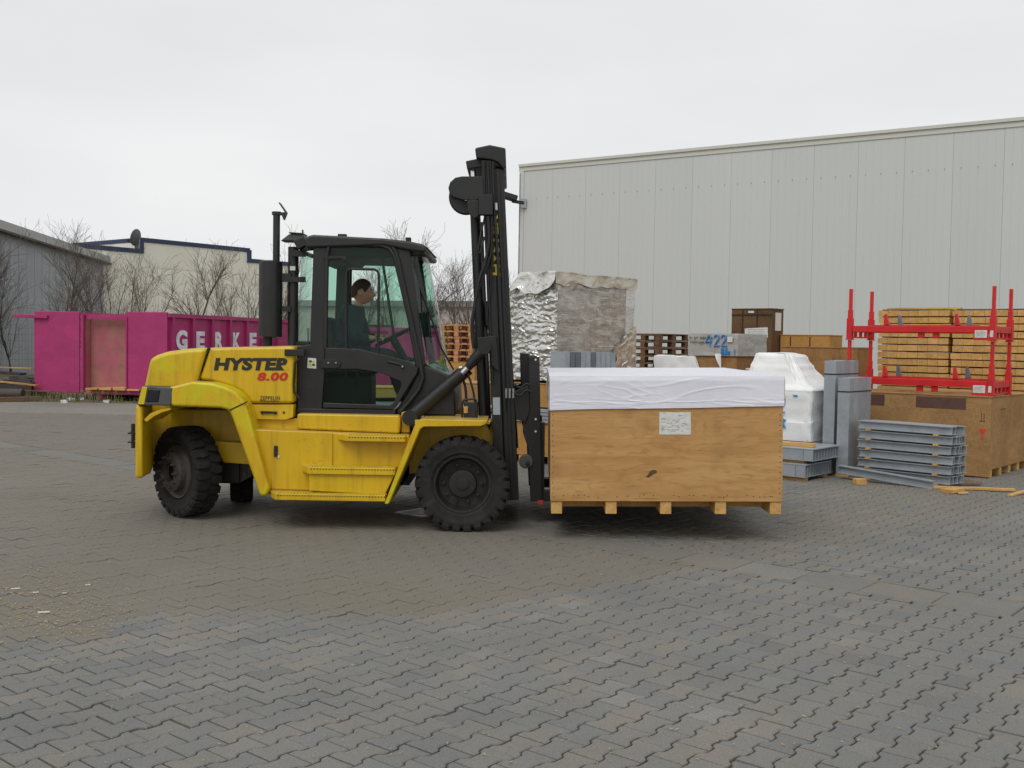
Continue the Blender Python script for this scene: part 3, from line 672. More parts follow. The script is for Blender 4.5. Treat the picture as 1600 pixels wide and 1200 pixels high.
# second container, behind the cab and mast
c2 = thing('waste_container', 'pink container half hidden behind the forklift cab and the light pallets', 'container', (at(560, 560, 29.5).x, 29.5, 0), R(-4), 'pink waste containers')
m = MB(); m.box(0, 0, .15, 3.4, 2.3, 2.0); m.build('body', 'pink', c2, .02)
m = MB(); m.box(-.05, -.05, 1.95, 3.45, 2.35, 2.06); m.build('top_rail', 'pink', c2)
for k in range(5):
    m = MB(); m.box(.05+k*.8, -.07, .15, .14+k*.8, 0, 1.95); m.build('rib', 'pink', c2)
for x in (.5, 2.7):
    m = MB(); m.box(x, .02, 0, x+.2, 2.2, .15); m.build('skid', 'pink', c2)
# fence
fe = thing('wire_fence', 'thin wire mesh fence with green posts behind the pink containers', 'fence', (-24, 33.6, 0), 0)
for k in range(17):
    m = MB(); m.box(k*2.5-.03, -.03, 0, k*2.5+.03, .03, 2.05); m.build('post', 'green_post', fe)
m = MB()
for k in range(400): m.box(k*.1-.002, -.003, .05, k*.1+.002, .003, 2.0)
for k in range(10): m.box(0, -.004, .1+k*.2, 40, .004, .106+k*.2)
o = m.build('wire_mesh', 'wire', fe, fix=False); o['kind'] = 'stuff'
# ================================================================== the forklift
YC = 10.45
FL = thing('forklift', 'yellow diesel forklift truck with black cab and mast carrying a plywood crate', 'forklift', (-1.8, YC, 0), 0, world=True)
def pr(pts, Y): return [(at(x, y, Y).x, at(x, y, Y).z) for x, y in pts]
def mir(Y): return 2*YC-Y
def part(name, pts, Y, y0, y1, mat, bevel=0, parent=FL, smooth=0, both=False):
    m = MB(); m.prism(pr(pts, Y), y0, y1); o = m.build(name, mat, parent, bevel, smooth)
    if both: m.mirrored(YC).build(name, mat, parent, bevel, smooth)
    return o
# --- counterweight and hood
m = MB(); x0 = at(212, 690, 9.44).x; half = [(x0, 9.44), (x0-.03, 9.52), (x0-.12, 9.8), (x0-.25, 10.2)]; inner = [(x0+.06, 9.44), (x0+.02, 9.8), (x0-.05, 10.03), (x0-.17, 10.22), (x0+.2, 10.3)]
m.zprism(half+[(a, mir(b)) for a, b in half[::-1]]+[(a, mir(b)) for a, b in inner]+inner[::-1], at(216, 748, 9.44).z, at(212, 633, 9.44).z); cw = m.build('counterweight', 'yellow', FL, .03)
part('wheel_arch_lip', [(224,656),(234,646),(250,640),(266,637),(266,641),(252,645),(240,651),(228,660)], 9.44, 9.45, 9.9, 'yellow', .006, cw)
m = MB(); a = at(208, 668, 10.3); 
m.tube([at(208,662,10.2), at(208,700,10.2)], .02, 8).tube([at(200,676,10.2), at(222,676,10.2)], .014, 6).tube([at(200,690,10.2), at(222,690,10.2)], .014, 6); m.build('tow_pin', 'black_paint', cw, smooth=40)
part('hood_rear', [(233,560),(246,554),(262,549),(292,545),(324,543),(309,594),(307,606),(222,612)], 9.62, 9.62, mir(9.62), 'yellow_touched', .045, FL)
part('bumper_band', [(221,603),(271,606),(267,634),(213,633)], 9.43, 9.428, mir(9.428), 'dark_grey_plastic', .012)
bl = part('tail_lamp', [(231,608),(250,609),(247,628),(227,628)], 9.42, 9.42, 9.5, 'lamp_black', .006)
part('lamp_trim', [(222,604),(230,605),(225,632),(215,632)], 9.42, 9.421, 9.5, 'yellow_fresh', .004)
fr = [(262,605),(300,596),(330,598),(352,604),(368,612),(380,624),(387,640),(421,764),(416,776),(406,775),(362,652),(357,641),(345,638),(267,635)]
part('rear_fender', fr, 9.44, 9.43, 9.86, 'yellow_touched', .035, both=True)
part('fender_seam', [(358,640),(386,627),(386,629),(359,642)], 9.43, 9.427, 9.44, 'letter_black')
hd_ = part('hood', [(327,543),(461,540),(459,631),(392,631),(386,622),(374,611),(352,602),(330,596),(310,594)], 9.66, 9.655, mir(9.655), 'yellow', .035)
part('hood_skirt', [(392,632),(459,632),(458,652),(446,656),(401,655)], 9.68, 9.675, mir(9.675), 'yellow', .006)
part('hood_seam', [(324,543),(327,543),(310,594),(307,594)], 9.65, 9.651, 9.7, 'letter_black', 0, hd_)
m = MB()
P = [at(x, y, 9.645) for x, y in ((308,595),(330,596.5),(352,603),(374,612),(386,623),(393,640),(399,655))]
m.tube(P, .008, 6); m.build('hood_seal', 'letter_black', hd_, smooth=60)
part('hood_handle', [(407,642),(433,643),(432,648),(428,646),(412,646),(409,648)], 9.67, 9.655, 9.69, 'black_plastic', .003, hd_)
part('lock', [(442,643),(445,643),(445,646),(442,646)], 9.67, 9.667, 9.69, 'letter_black', .001, hd_)
# lettering
def side_text(name, s, box, Y, mat, shear=0, bold=0, parent=FL, spacing=1):
    x0, y0, x1, y1 = box; p = at(x0, y1, Y); q = at(x1, y1, Y); h = at(x0, y0, Y).z-p.z
    return lettering(name, s, p, (q-p), (0,0,1), (q-p).length, h, mat, parent, shear, bold, .001, spacing)
side_text('lettering', 'HYSTER', (334,559,452,579), 9.652, 'letter_black', .14, .055, hd_, 1.04)
side_text('lettering', '8.00', (402,582,450,595), 9.652, 'letter_red', .16, .045, hd_, 1.12)
side_text('lettering', 'ZEPPELIN', (406,619,437,625), 9.652, 'letter_black', 0, .0, hd_, 1.1)
part('underline', [(406,626),(436,626.5),(436,627.5),(406,627)], 9.652, 9.652, 9.66, 'letter_black', 0, hd_)
m = MB(); p = at(455, 551, 9.64); m.box(p.x-.06, 9.63, p.z-.03, p.x+.12, 9.68, p.z+.03); m.build('hood_hinge', 'black_plastic', FL, .006)
m = MB(); m.tube([at(x, y, 9.66) for x, y in ((468,560),(461,567),(459,600),(460,612),(467,622))], .012, 8); m.build('grab_handle', 'black_paint', FL, smooth=60)
# inner chassis and axle
part('inner_frame', [(262,640),(392,640),(398,690),(398,727),(300,727),(262,700)], 10.1, 10.16, 10.74, 'yellow', .02)
part('axle_guard', [(330,690),(405,694),(405,728),(347,724)], 9.95, 10.0, 10.12, 'yellow', .01)
m = MB(); m.tube([(-3.06, 9.98, .42), (-2.92, 11.0, .42)], .11, 12).box(-3.3, 10.1, .3, -2.6, 10.8, .58); m.build('steer_axle', 'mast_black', FL, .02)
m = MB(); z = at(500, 700, 9.9).z; m.box(at(405,700,9.9).x, 9.9, .34, at(640,700,9.9).x, 11.0, .8); m.build('chassis', 'mast_black', FL)
m = MB(); m.tube([(-.44, 9.6, .425), (-.44, 11.3, .425)], .15, 16).lathe([(.02,-.3),(.24,-.22),(.24,.22),(.02,.3)], 20, 'X', (-.44, YC, .425)); m.build('drive_axle', 'mast_black', FL, smooth=40)
# --- side frame, steps
part('side_frame', [(392,671),(638,681),(640,690),(606,779),(424,771)], 9.50, 9.53, mir(9.53), 'yellow', .012)
part('hood_deck', [(396,654),(465,654),(465,673),(392,671)], 9.7, 9.72, mir(9.72), 'yellow', .01)
part('access_door', [(424,673.5),(519,677),(519,768),(424,764)], 9.50, 9.515, 9.54, 'yellow', .004)
m = MB(); p = at(431, 705, 9.51); m.box(p.x-.016, 9.5, p.z-.05, p.x+.016, 9.52, p.z+.05); m.build('door_latch', 'black_plastic', FL, .004)
m = MB(); p = at(431, 705, 9.51); m.box(p.x+.018, 9.508, p.z-.06, p.x+.034, 9.52, p.z-.04); m.build('latch_plate', 'sticker_white', FL, .002)
def step(name, x0, x1, ytop, yb, yf, tilt=0):
    # a tread plate with a serrated edge
    p, q = at(x0, ytop, yf), at(x1, ytop+tilt, yf); th = p.z-at(x0, yb, yf).z
    m = MB(); m.zprism([(p.x, 9.53), (p.x+.1, yf), (q.x, yf), (q.x, 9.53)], min(p.z, q.z)-th, min(p.z, q.z)); o = m.build(name, 'yellow', FL, .006)
    t = MB(); n = int((q.x-p.x-.1)/.027); z = min(p.z, q.z)
    for k in range(n):
        xx = p.x+.115+k*.027
        for r in range(3): t.box(xx+(.009 if r % 2 else 0), yf+.012+r*.035, z+.0005, xx+.014+(.009 if r % 2 else 0), yf+.036+r*.035, z+.009)
    t.build('tread', 'yellow_fresh', o, fix=False)
    t = MB()
    for k in range(n): xx = p.x+.12+k*.027; t.box(xx, yf-.0015, z-.02, xx+.012, yf+.004, z-.011)
    t.build('tread_holes', 'letter_black', o, fix=False)
    return o
step('step', 524, 633, 680, 689, 9.40, 2)
step('step', 464, 617, 726, 737, 9.33, 6)
part('step_riser', [(482,737),(616,743),(601,774),(482,768)], 9.34, 9.36, 9.53, 'yellow', .01)
step('step', 412, 602, 769, 779, 9.31, 5)
# far side body repeats as plain steps
m = MB(); m.box(at(420,700,9.5).x, mir(9.53), .36, at(600,700,9.5).x, mir(9.34), .46); m.build('step', 'yellow', FL, .01)
part('cab_base', [(464,646),(624,649),(626,655),(624,678),(464,671)], 9.64, 9.64, mir(9.64), 'yellow', .02)
for x in (480, 503, 532, 565, 595):
    m = MB(); m.lathe([(.001,-.008),(.009,-.007),(.009,0)], 8, 'Y', at(x, 668+(x-480)*.04, 9.64)); m.build('bolt', 'yellow', FL, smooth=40)
part('gusset', [(627,645),(640,640),(640,676),(627,676)], 9.72, 9.72, 9.85, 'yellow', .006)
# --- front fender
ff = [(601,787),(647,667),(651,659),(659,655),(762,657),(758,664),(750,666),(662,667),(657,671),(608,787)]
part('front_fender', ff, 9.30, 9.30, 9.90, 'yellow', .008, both=True)
part('fender_edge', [(601,787),(647,667),(651,659),(659,655.5),(757,658),(755,664),(750,665.5),(661,666.5),(656,670),(607,787)], 9.295, 9.292, 9.302, 'yellow_touched', .003)
part('fender_back', [(610,786),(658,668),(760,664),(775,690),(775,730),(640,740)], 9.89, 9.90, 9.93, 'yellow', 0, both=True)
part('fender_deck', [(652,653),(768,655),(766,660),(652,660)], 9.85, 9.60, 9.93, 'yellow', .006, both=True)
# --- wheels
def wheel(cx, cy, ang, Rr, Wd, front, near):
    """axis along local y; outer face towards -y"""
    rim = MB(); h = Wd/2
    if front:
        rim.lathe([(Rr*.62,-h*.8),(Rr*.60,-h*.86),(Rr*.56,-h*.84),(Rr*.53,-h*.6),(Rr*.50,-h*.1),(Rr*.30,-h*.05),(Rr*.295,-h*.35),(Rr*.28,-h*.5),(Rr*.12,-h*.55),(.001,-h*.55)], 40)
    else:
        rim.lathe([(Rr*.60,-h*.7),(Rr*.58,-h*.85),(Rr*.52,-h*.75),(Rr*.45,-h*.9),(Rr*.43,-h*1.35),(Rr*.37,-h*1.5),(Rr*.22,-h*1.5),(Rr*.2,-h*1.15),(Rr*.15,-h*1.1),(.001,-h*1.1)], 40)
    rim.lathe([(Rr*.62, h*.8), (Rr*.5, h*.2), (.001, h*.1)], 40)
    o = rim.build('wheel', 'rim_dark' if front else 'rim_rust', FL, 0, 40)
    # bring mesh to local origin and place
    off = OFF[FL.name]
    for v_ in o.data.vertices: v_.co += off
    o.location = Vector((cx, cy, Rr))-off; o.rotation_euler = (0, 0, ang)
    def sub(mb, name, mat, sm=40):
        c = mb.build(name, mat, o, 0, sm)
        for v_ in c.data.vertices: v_.co += off
        return c
    t = MB(); t.lathe([(Rr*.60,-h*.80),(Rr*.66,-h*.98),(Rr*.78,-h*1.0),(Rr*.80,-h*1.04),(Rr*.86,-h*1.03),(Rr*.93,-h*.86),(Rr*.945,-h*.5),(Rr*.95,0),(Rr*.945,h*.5),(Rr*.93,h*.86),(Rr*.86,h*1.0),(Rr*.6,h*.8)], 60)
    n = 26
    for k in range(n):
        for s_, ph in ((-1, 0), (1, .5)):
            a0 = 2*math.pi*(k+ph)/n; da = 2*math.pi/n*.36
            pts = []
            # lug: shoulder to just past the centre, six-sided plan
            plan = [(-da, h*.97), (da, h*.97), (da*1.1, h*.5), (da*.65, h*.06), (-da*.65, h*.06), (-da*1.1, h*.5)]
            v = []
            for rr in (.90, 1.0):
                for (da_, yy) in plan:
                    q = Rr*rr*(1 if rr < 1 else (1-.012*(yy/h)**4)); aa = a0+da_*(1 if rr < 1 else .86)
                    v.append((q*math.cos(aa), s_*yy*(1.0 if rr < 1 else .985), q*math.sin(aa)))
            t.add(v, [(0,1,2,3,4,5),(11,10,9,8,7,6)]+[(i, 6+i, 6+(i+1)%6, (i+1)%6) for i in range(6)])
            # side bar of the lug, running down the shoulder
            v = []
            for rr in (.84, .95):
                for da_, yy in ((-da, h*.95), (da, h*.95), (da*.8, h*1.05 if rr < .9 else h*1.02), (-da*.8, h*1.05 if rr < .9 else h*1.02)):
                    v.append((Rr*rr*math.cos(a0+da_), s_*yy, Rr*rr*math.sin(a0+da_)))
            t.add(v, [(0,1,2,3),(7,6,5,4)]+[(i, 4+i, 4+(i+1)%4, (i+1)%4) for i in range(4)])
    sub(t, 'tyre', 'rubber', 35)
    rad = Rr*(.40 if front else .33); yb = -h*.1 if front else -h*1.5
    for k in range(10):
        a0 = 2*math.pi*k/10; b_ = MB(); c = Vector((rad*math.cos(a0), yb, rad*math.sin(a0)))
        b_.lathe([(.017, .0), (.017, -.03), (.009, -.032), (.008, -.05), (.0005, -.05)], 6, 'Y', c); sub(b_, 'wheel_nut', 'rim_dark' if front else 'rim_rust', 30)
    if front:
        b_ = MB(); b_.lathe([(.055,-h*.55),(.055,-h*.62),(.04,-h*.64),(.001,-h*.64)], 20); sub(b_, 'hub_cap', 'rim_dark')
    else:
        b_ = MB(); b_.lathe([(Rr*.195,-h*1.14),(Rr*.12,-h*1.12),(.001,-h*1.12)], 20); sub(b_, 'hub_bore', 'lamp_black')
    return o
fx = at(722, 760, 9.36).x
wheel(fx, 9.36+.125, 0, .428, .25, True, True)
wheel(fx, mir(9.36+.125), math.pi, .428, .25, True, False)
wheel(at(292, 735, 10.0).x, 10.0, R(-43), .43, .25, False, True)
wheel(at(378, 720, 10.95).x, 10.95, math.pi+R(-76), .43, .22, False, False)
# --- cab
YN = 9.76
cab = part('cab_frame', [(489,371),(514,376),(512,400),(508,545),(507,577),(503,640),(616,641),(616,649),(464,645),(464,541),(484,538),(489,400)], YN, YN, YN+.07, 'black_paint', .01, both=True)
part('sill', [(464,638),(618,640),(618,649),(464,645)], YN, YN-.006, mir(YN)+.006, 'black_paint', .008)
roof = part('roof', [(477,376),(481,369),(490,367),(532,369),(600,373),(640,378),(660,383),(667,388),(664,395),(640,392),(600,384),(478,388)], YN, YN-.03, mir(YN)+.03, 'black_paint', .03)
part('roof_edge', [(532,369),(600,372.4),(640,377),(660,381.5),(669,387),(666,388),(640,379)], YN+.1, YN+.1, mir(YN)-.1, 'black_plastic', .006, roof)
m = MB(); p = at(533, 369, 10); m.box(p.x-.03, 9.98, p.z-.02, p.x+.05, 10.05, p.z+.02); p = at(637, 376, 10); m.box(p.x-.02, 9.98, p.z-.02, p.x+.03, 10.05, p.z+.03); m.build('roof_bolt', 'black_plastic', roof, .005)
part('windscreen_pillar', [(598,374),(637,377),(641,396),(664,571),(660,577),(655,576),(622,414),(613,390),(600,382)], YN, YN+.01, YN+.1, 'black_paint', .012, both=True)
m = MB(); m.tube([at(x, y, YN-.002) for x, y in ((518,376),(590,378),(604,380),(613,385),(619,395),(624,415),(640,490),(655,560),(661,590),(655,608),(640,628),(626,643))], .021, 8); m.build('door_seal', 'black_plastic', FL, smooth=60)
cowl = part('cowl', [(656,573),(664,571),(703,587),(709,600),(712,650),(640,650),(620,648),(618,642),(642,604)], YN+.02, YN+.03, mir(YN)-.03, 'black_paint', .02)
# door
dr = part('door', [(508,543),(560,545),(640,565),(653,576),(652,584),(646,592),(634,612),(620,634),(614,640),(504,637),(505,629),(609,633),(615,629),(627,603),(626,596),(600,585),(580,580),(558,577),(507,577)], YN, YN-.015, YN+.04, 'black_paint', .008)
fp = [(513,383),(511,400),(508,545)]
m = MB(); m.tube([at(x, y, YN) for x, y in ((508,545),(511,400),(514,384),(522,381),(598,384),(608,388),(615,398),(620,415),(640,500),(653,574))], .02, 8); m.build('door_frame', 'black_paint', dr, smooth=60)
part('door_glass', [(509,544),(512,400),(515,384),(522,382),(598,385),(608,389),(615,399),(620,416),(640,501),(651,571),(638,564),(592,553),(592,428),(586,421),(546,420),(541,427),(541,544)], YN+.015, YN+.012, YN+.018, 'cab_glass', 0, dr)
part('lower_glass', [(507,578),(558,578),(580,581),(600,586),(626,597),(627,603),(615,628),(609,632),(505,628)], YN+.015, YN+.012, YN+.018, 'cab_glass', 0, dr)
part('sliding_pane', [(541,544),(541,476),(591,476),(591,552)], YN+.022, YN+.022, YN+.027, 'cab_glass', 0, dr)
m = MB(); m.tube([at(x, y, YN+.008) for x, y in ((541,544),(541,428),(543,422),(549,420),(585,421),(590,424),(592,430),(591,552))], .012, 8); m.build('window_frame', 'black_plastic', dr, smooth=60)
m = MB(); m.tube([at(x, y, YN-.02) for x, y in ((606,565),(624,569),(630,573))], .014, 8).lathe([(.001,-.025),(.018,-.02),(.018,.0)], 12, 'Y', at(629,573,YN-.01)); m.build('door_handle', 'black_plastic', dr, smooth=50)
m = MB(); m.lathe([(.001,-.008),(.009,-.006),(.009,.0)], 12, 'Y', at(629,573,YN-.036)); m.build('lock_barrel', 'galvanised', dr, smooth=50)
hg = part('door_hinge', [(500,562),(526,561),(531,564),(533,568),(531,573),(526,576),(500,575)], YN-.02, YN-.03, YN-.012, 'black_plastic', .005)
for x in (513, 525):
    m = MB(); m.lathe([(.001,-.012),(.008,-.01),(.008,.0)], 10, 'Y', at(x,567,YN-.03)); m.build('hinge_bolt', 'galvanised', hg, smooth=40)
part('upper_hinge', [(505,400),(542,401),(542,407),(536,408),(534,404),(505,406)], YN-.01, YN-.014, YN, 'black_plastic', .004)
st_ = part('sticker', [(481,559),(494,560),(494,576),(480,575)], YN-.004, YN-.004, YN+.01, 'sticker_white')
part('sticker_print', [(483,563),(487,563),(487,566),(483,566)], YN-.006, YN-.006, YN, 'letter_black', 0, st_)
part('sticker_print', [(488,563.5),(492,563.5),(492,567),(488,567)], YN-.006, YN-.006, YN, 'sticker_lime', 0, st_)
part('sticker_print', [(483,567.5),(487,567.5),(487,571.5),(483,571.5)], YN-.006, YN-.006, YN, 'sticker_lime', 0, st_)
part('sticker_print', [(488,568.5),(492,568.5),(492,571.5),(488,571.5)], YN-.006, YN-.006, YN, 'letter_black', 0, st_)
# far side door as plain glass with frame
m = MB(); m.prism(pr([(509,634),(512,400),(515,384),(598,385),(613,395),(640,501),(652,574),(616,632)], YN), YN+.012, YN+.018); m.mirrored(YC).build('far_door_glass', 'cab_glass_far', FL)
m = MB(); m.tube([at(x, y, YN) for x, y in ((508,637),(511,400),(514,384),(522,381),(598,384),(612,393),(620,415),(640,500),(655,575),(618,636),(508,637))], .022, 8); m.mirrored(YC).build('far_door_frame', 'black_paint', FL, smooth=60)
part('far_door_bar', [(508,545),(560,547),(642,567),(642,577),(560,557),(508,555)], YN, mir(YN)-.03, mir(YN), 'black_paint')
# curved windscreen and rear window
top_c, bot_c = at(667, 390, YC), at(704, 590, YC); top_s, bot_s = at(640, 396, YN+.08), at(664, 571, YN+.08)
rows = []
for i in range(9):
    t = i/8; c_ = top_c.lerp(bot_c, t); s_ = top_s.lerp(bot_s, t); row = []
    for j in range(21):
        u = -1+2*j/20; k = abs(u)**2.6
        row.append(Vector((c_.x*(1-k)+s_.x*k, YC+u*(YC-s_.y), c_.z*(1-k)+s_.z*k)))
    rows.append(row)
m = MB(); m.grid(rows); m.build('windscreen', 'windscreen', FL, smooth=80, fix=False)
for r_ in (rows[-1], rows[0]): m = MB(); m.tube(r_, .018, 6); m.build('windscreen_seal', 'black_plastic', FL, smooth=60)
rows = []
for i in range(9):
    t = i/8; s_ = at(488, 388, YN+.03).lerp(at(485, 537, YN+.03), t); c_ = at(466, 388, YN+.25).lerp(at(458, 537, YN+.25), t); row = []
    for j in range(25):
        u = -1+2*j/24; k = abs(u)**4
        row.append(Vector((c_.x*(1-k)+s_.x*k, YC+u*(YC-YN-.03), s_.z)))
    rows.append(row)
m = MB(); m.grid(rows); m.build('rear_window', 'cab_glass', FL, smooth=80, fix=False)
for r_ in (rows[-1], rows[0]): m = MB(); m.tube(r_, .022, 6); m.build('rear_window_seal', 'black_plastic', FL, smooth=60)
# wipers
for q in (((641,416),(655,480),(668,540),(673,560)), ((643,418),(672,492),(690,545),(709,578))):
    m = MB(); P = []
    for (x, y) in q:
        t = (y-396)/175; P.append(at(x, y, 9.93))
    m.tube(P, .009, 6); m.build('wiper', 'hose', FL, smooth=50)
m = MB(); m.tube([at(668,486,9.95), at(673,560,9.97)], .012, 6); m.build('wiper_blade', 'hose', FL, smooth=50)
# cab interior
part('headliner', [(492,388),(600,388),(640,398),(634,404),(616,403),(606,404),(545,402),(540,408),(492,408)], YN+.2, YN+.1, mir(YN)-.1, 'black_plastic', .01)
m = MB(); sx = -1.72
m.box(sx-.13, YC-.25, 1.36, sx+.4, YC+.25, 1.47); s_o = m.build('seat', 'seat_fabric', FL, .05)
m = MB(); m.prism([(sx-.10,1.42),(sx+.04,1.42),(sx-.05,1.92),(sx-.16,1.92)], YC-.24, YC+.24); m.build('seat_back', 'seat_fabric', s_o, .05)
m = MB(); m.box(sx-.1, YC-.2, .98, sx+.35, YC+.2, 1.36); m.build('seat_base', 'black_plastic', s_o, .02)
part('dashboard', [(628,566),(660,568),(676,640),(640,640),(634,590)], YC, YC-.5, YC+.5, 'black_plastic', .02)
m = MB(); wc = Vector((-1.19, YC, 1.73)); wm = Matrix.Translation(wc) @ Matrix.Rotation(R(-28), 4, 'Y')
ring = [wm @ Vector((.18*math.cos(a*math.pi/14), .18*math.sin(a*math.pi/14), 0)) for a in range(29)]
m.tube(ring, .014, 8, False)
for a in (0, 2.1, 4.2): m.tube([wc, wm @ Vector((.18*math.cos(a), .18*math.sin(a), 0))], .01, 6)
m.tube([wc, wc+Vector((.26, 0, -.45))], .04, 10); m.build('steering_wheel', 'black_plastic', FL, smooth=60)
m = MB(); m.box(at(466,640,YC).x+.05, YN+.1, .93, at(655,640,YC).x, mir(YN)-.1, .97); m.build('cab_floor', 'black_plastic', FL)
m = MB(); m.tube([(-1.6, YC-.34, 1.25), (-1.57, YC-.34, 1.62)], .012, 6).lathe([(.001,-.03),(.03,0),(.001,.03)], 12, 'Z', (-1.57, YC-.34, 1.63)).tube([(-1.5, YC-.34, 1.25), (-1.47, YC-.34, 1.6)], .012, 6).lathe([(.001,-.03),(.03,0),(.001,.03)], 12, 'Z', (-1.47, YC-.34, 1.61)); m.build('control_levers', 'black_plastic', FL, smooth=50)
m = MB(); p0_, p1_ = at(597, 402, YN+.05), at(617, 536, YN+.06); m.tube([p0_, p1_], .014, 6); m.build('interior_bar', 'black_plastic', FL, smooth=50)
# --- exhaust and intake
c = at(423, 467, 10.0); zt, zb = at(423,407,10.0).z, at(423,528,10.0).z
ex = MB(); ex.lathe([(.001,zb),(.07,zb),(.108,zb+.012),(.11,zb+.05),(.11,zt-.05),(.108,zt-.012),(.07,zt),(.001,zt)], 32, 'Z', (c.x, 10.0, 0)); exo = ex.build('muffler', 'black_paint', FL, smooth=40)
c2_ = at(432, 370, 10.0); m = MB(); m.tube([(c2_.x, 10, zt-.01), (c2_.x, 10, at(432,334,10).z)], .033, 16).lathe([(.034,0),(.045,.0),(.045,.03),(.034,.03)], 16, 'Z', (c2_.x, 10, at(432,336,10).z)); m.build('exhaust_stack', 'black_paint', exo, smooth=40)
m = MB(); h0 = at(447,332,10); m.prism(pr([(436,317),(438,317),(448,331),(448.5,333),(444,344),(441,336),(437,336),(437,333),(446,332)], 10.0), 9.965, 10.035); m.build('rain_cap', 'black_paint', exo)
m = MB(); m.tube([(at(418,534,10).x, 10, zb+.01), (at(418,534,10).x, 10, at(418,545,10).z)], .045, 14); m.build('exhaust_pipe', 'rim_dark', exo, smooth=40)
xa, xb, xc = c.x+.1, at(455,450,10).x, at(477,450,10).x; zk = at(470,396,10).z
for q_ in ((xa, zb+.25, xb, zb+.3), (xa, zt-.2, xb, zt-.12), (xb, zt-.2, xc, zt-.15), (xb, zk-.03, xc, zk+.03)):
    m = MB(); m.box(q_[0], 9.98, q_[1], q_[2], 10.02, q_[3]); m.build('bracket', 'black_paint', exo)
ci = at(458, 460, 10.05); m = MB(); m.tube([(ci.x,10.05,at(458,540,10.05).z), (ci.x,10.05,at(458,386,10.05).z)], .05, 18); io = m.build('air_intake', 'black_paint', FL, smooth=40)
m = MB(); m.prism(pr([(441,378),(455,367),(476,366),(479,374),(472,378)], 10.05), 9.95, 10.15); m.build('intake_cap', 'dark_grey_plastic', io, .012)
m = MB(); m.prism(pr([(455,364.5),(477,366),(477,367.5),(456,366)], 10.05), 9.93, 10.17).tube([at(473,366,10.05), at(473,359,10.05)], .008, 6); m.build('cap_lid', 'black_plastic', io)
p = at(457, 419, 9.99); m = MB(); m.box(p.x-.025, 9.995, p.z-.02, p.x+.025, 10.002, p.z+.02); m.build('sticker', 'sticker_white', io)
part('work_lamp', [(459,377),(476,370),(480,384),(466,390)], 9.9, 9.86, 9.98, 'black_plastic', .008)
# --- mast (leans back a little)
YM = 9.80
mast = part('mast_rail', [(752,250),(768,250),(790,782),(774,782)], YM, YM, YM+.14, 'mast_black', .006, both=True)
part('mast_rail', [(769.5,262),(787,264),(811,782),(791.5,782)], YM+.02, YM+.03, YM+.2, 'mast_black', .006, both=True)
part('rail_lip', [(776,270),(780,270),(804,780),(799,780)], YM+.02, YM+.005, YM+.04, 'mast_black', .003, both=True)
part('crosshead', [(742,231),(765,226),(790,231),(791,262),(786,264),(778,254),(768,250),(744,247)], YM-.02, YM-.02, mir(YM)+.02, 'mast_black', .015)
part('crosshead_plate', [(728,253),(752,248),(756,262),(730,265)], YM+.1, YM+.05, mir(YM)-.05, 'mast_black', .008)
part('lower_crossmember', [(775,735),(808,735),(810,775),(777,775)], YM+.1, YM+.15, mir(YM)-.15, 'mast_black', .01)
part('mid_crossmember', [(757,470),(765,470),(767,510),(759,510)], YM+.1, YM+.1, mir(YM)-.1, 'mast_black', .01)
for Yq, s in ((YM+.17, 1), (mir(YM+.17), 1)):
    a, b_ = at(739.5, 262, YM+.17), at(757, 680, YM+.17); a.y = b_.y = Yq
    m = MB(); m.tube([a.lerp(b_, .16), b_], .048, 18); lo = m.build('lift_cylinder', 'mast_black', FL, smooth=40)
    m = MB(); m.tube([a, a.lerp(b_, .17)], .026, 14); m.build('piston_rod', 'chrome', lo, smooth=40)
sh = [(758,277),(722,277),(712,279),(704,286),(701,295),(703,303),(709,309),(722,313),(742,314),(758,312)]
part('hose_guard', sh, YM+.05, YM-.01, YM+.03, 'black_paint', .005)
m = MB(); m.lathe([(.15,-.0),(.16,.012),(.125,.02),(.125,.05),(.16,.058),(.15,.07),(.03,.07),(.03,0),(.15,0)], 32, 'Y', at(728,308,YM+.05)); m.build('hose_sheave', 'mast_black', FL, smooth=40)
part('junction_box', [(748,306),(770,305),(770,337),(748,337)], YM, YM-.07, YM+.02, 'black_plastic', .006)
part('junction_box', [(730,313),(748,313),(748,338),(741,342),(731,332)], YM, YM-.03, YM+.05, 'black_plastic', .006)
part('rail_label', [(770.5,317),(777,317),(777.5,328),(771,328)], YM, YM+.0, YM+.035, 'sticker_white')
part('rail_label', [(770,621),(781,621),(781.5,648),(770.5,648)], YM, YM-.003, YM+.01, 'steel_grey')
a = at(777.0, 431, YM+.0); u = (at(768, 262, YM)-at(785, 640, YM)).normalized()
lettering('mast_lettering', 'HYSTER', at(782, 431, YM-.006), u, Vector((-1,0,0))-u*(-u.x), .56, .075, 'mast_yellow', FL, .1, .03, .001)
def hosepath(q, Y, r=.014, mat='hose', name='hydraulic_hose'):
    P = [at(x, y, Y) for x, y in q]; out_ = []
    for i in range(len(P)-1):
        p0, p1, p2, p3 = P[max(i-1,0)], P[i], P[i+1], P[min(i+2,len(P)-1)]
        for k in range(6):
            t = k/6; out_.append(.5*((2*p1)+(p2-p0)*t+(2*p0-5*p1+4*p2-p3)*t*t+(3*p1-p0-3*p2+p3)*t**3))
    out_.append(P[-1]); m = MB(); m.tube(out_, r, 8); return m.build(name, mat, FL, smooth=60)
hosepath([(768,338),(768,370),(766,400),(756,430),(744,465),(739,500),(741,530),(748,560)], YM-.03)
hosepath([(762,338),(764,375),(758,410),(748,440),(741,480),(737,510),(740,545)], YM-.05)
hosepath([(773,338),(776,375),(779,430),(783,520),(789,640)], YM-.03, .014)
hosepath([(768,338),(769,375),(770,410),(766,450),(760,500)], YM-.03, .007)
hosepath([(756,252),(757,300),(762,420),(770,600)], YM-.015, .012)
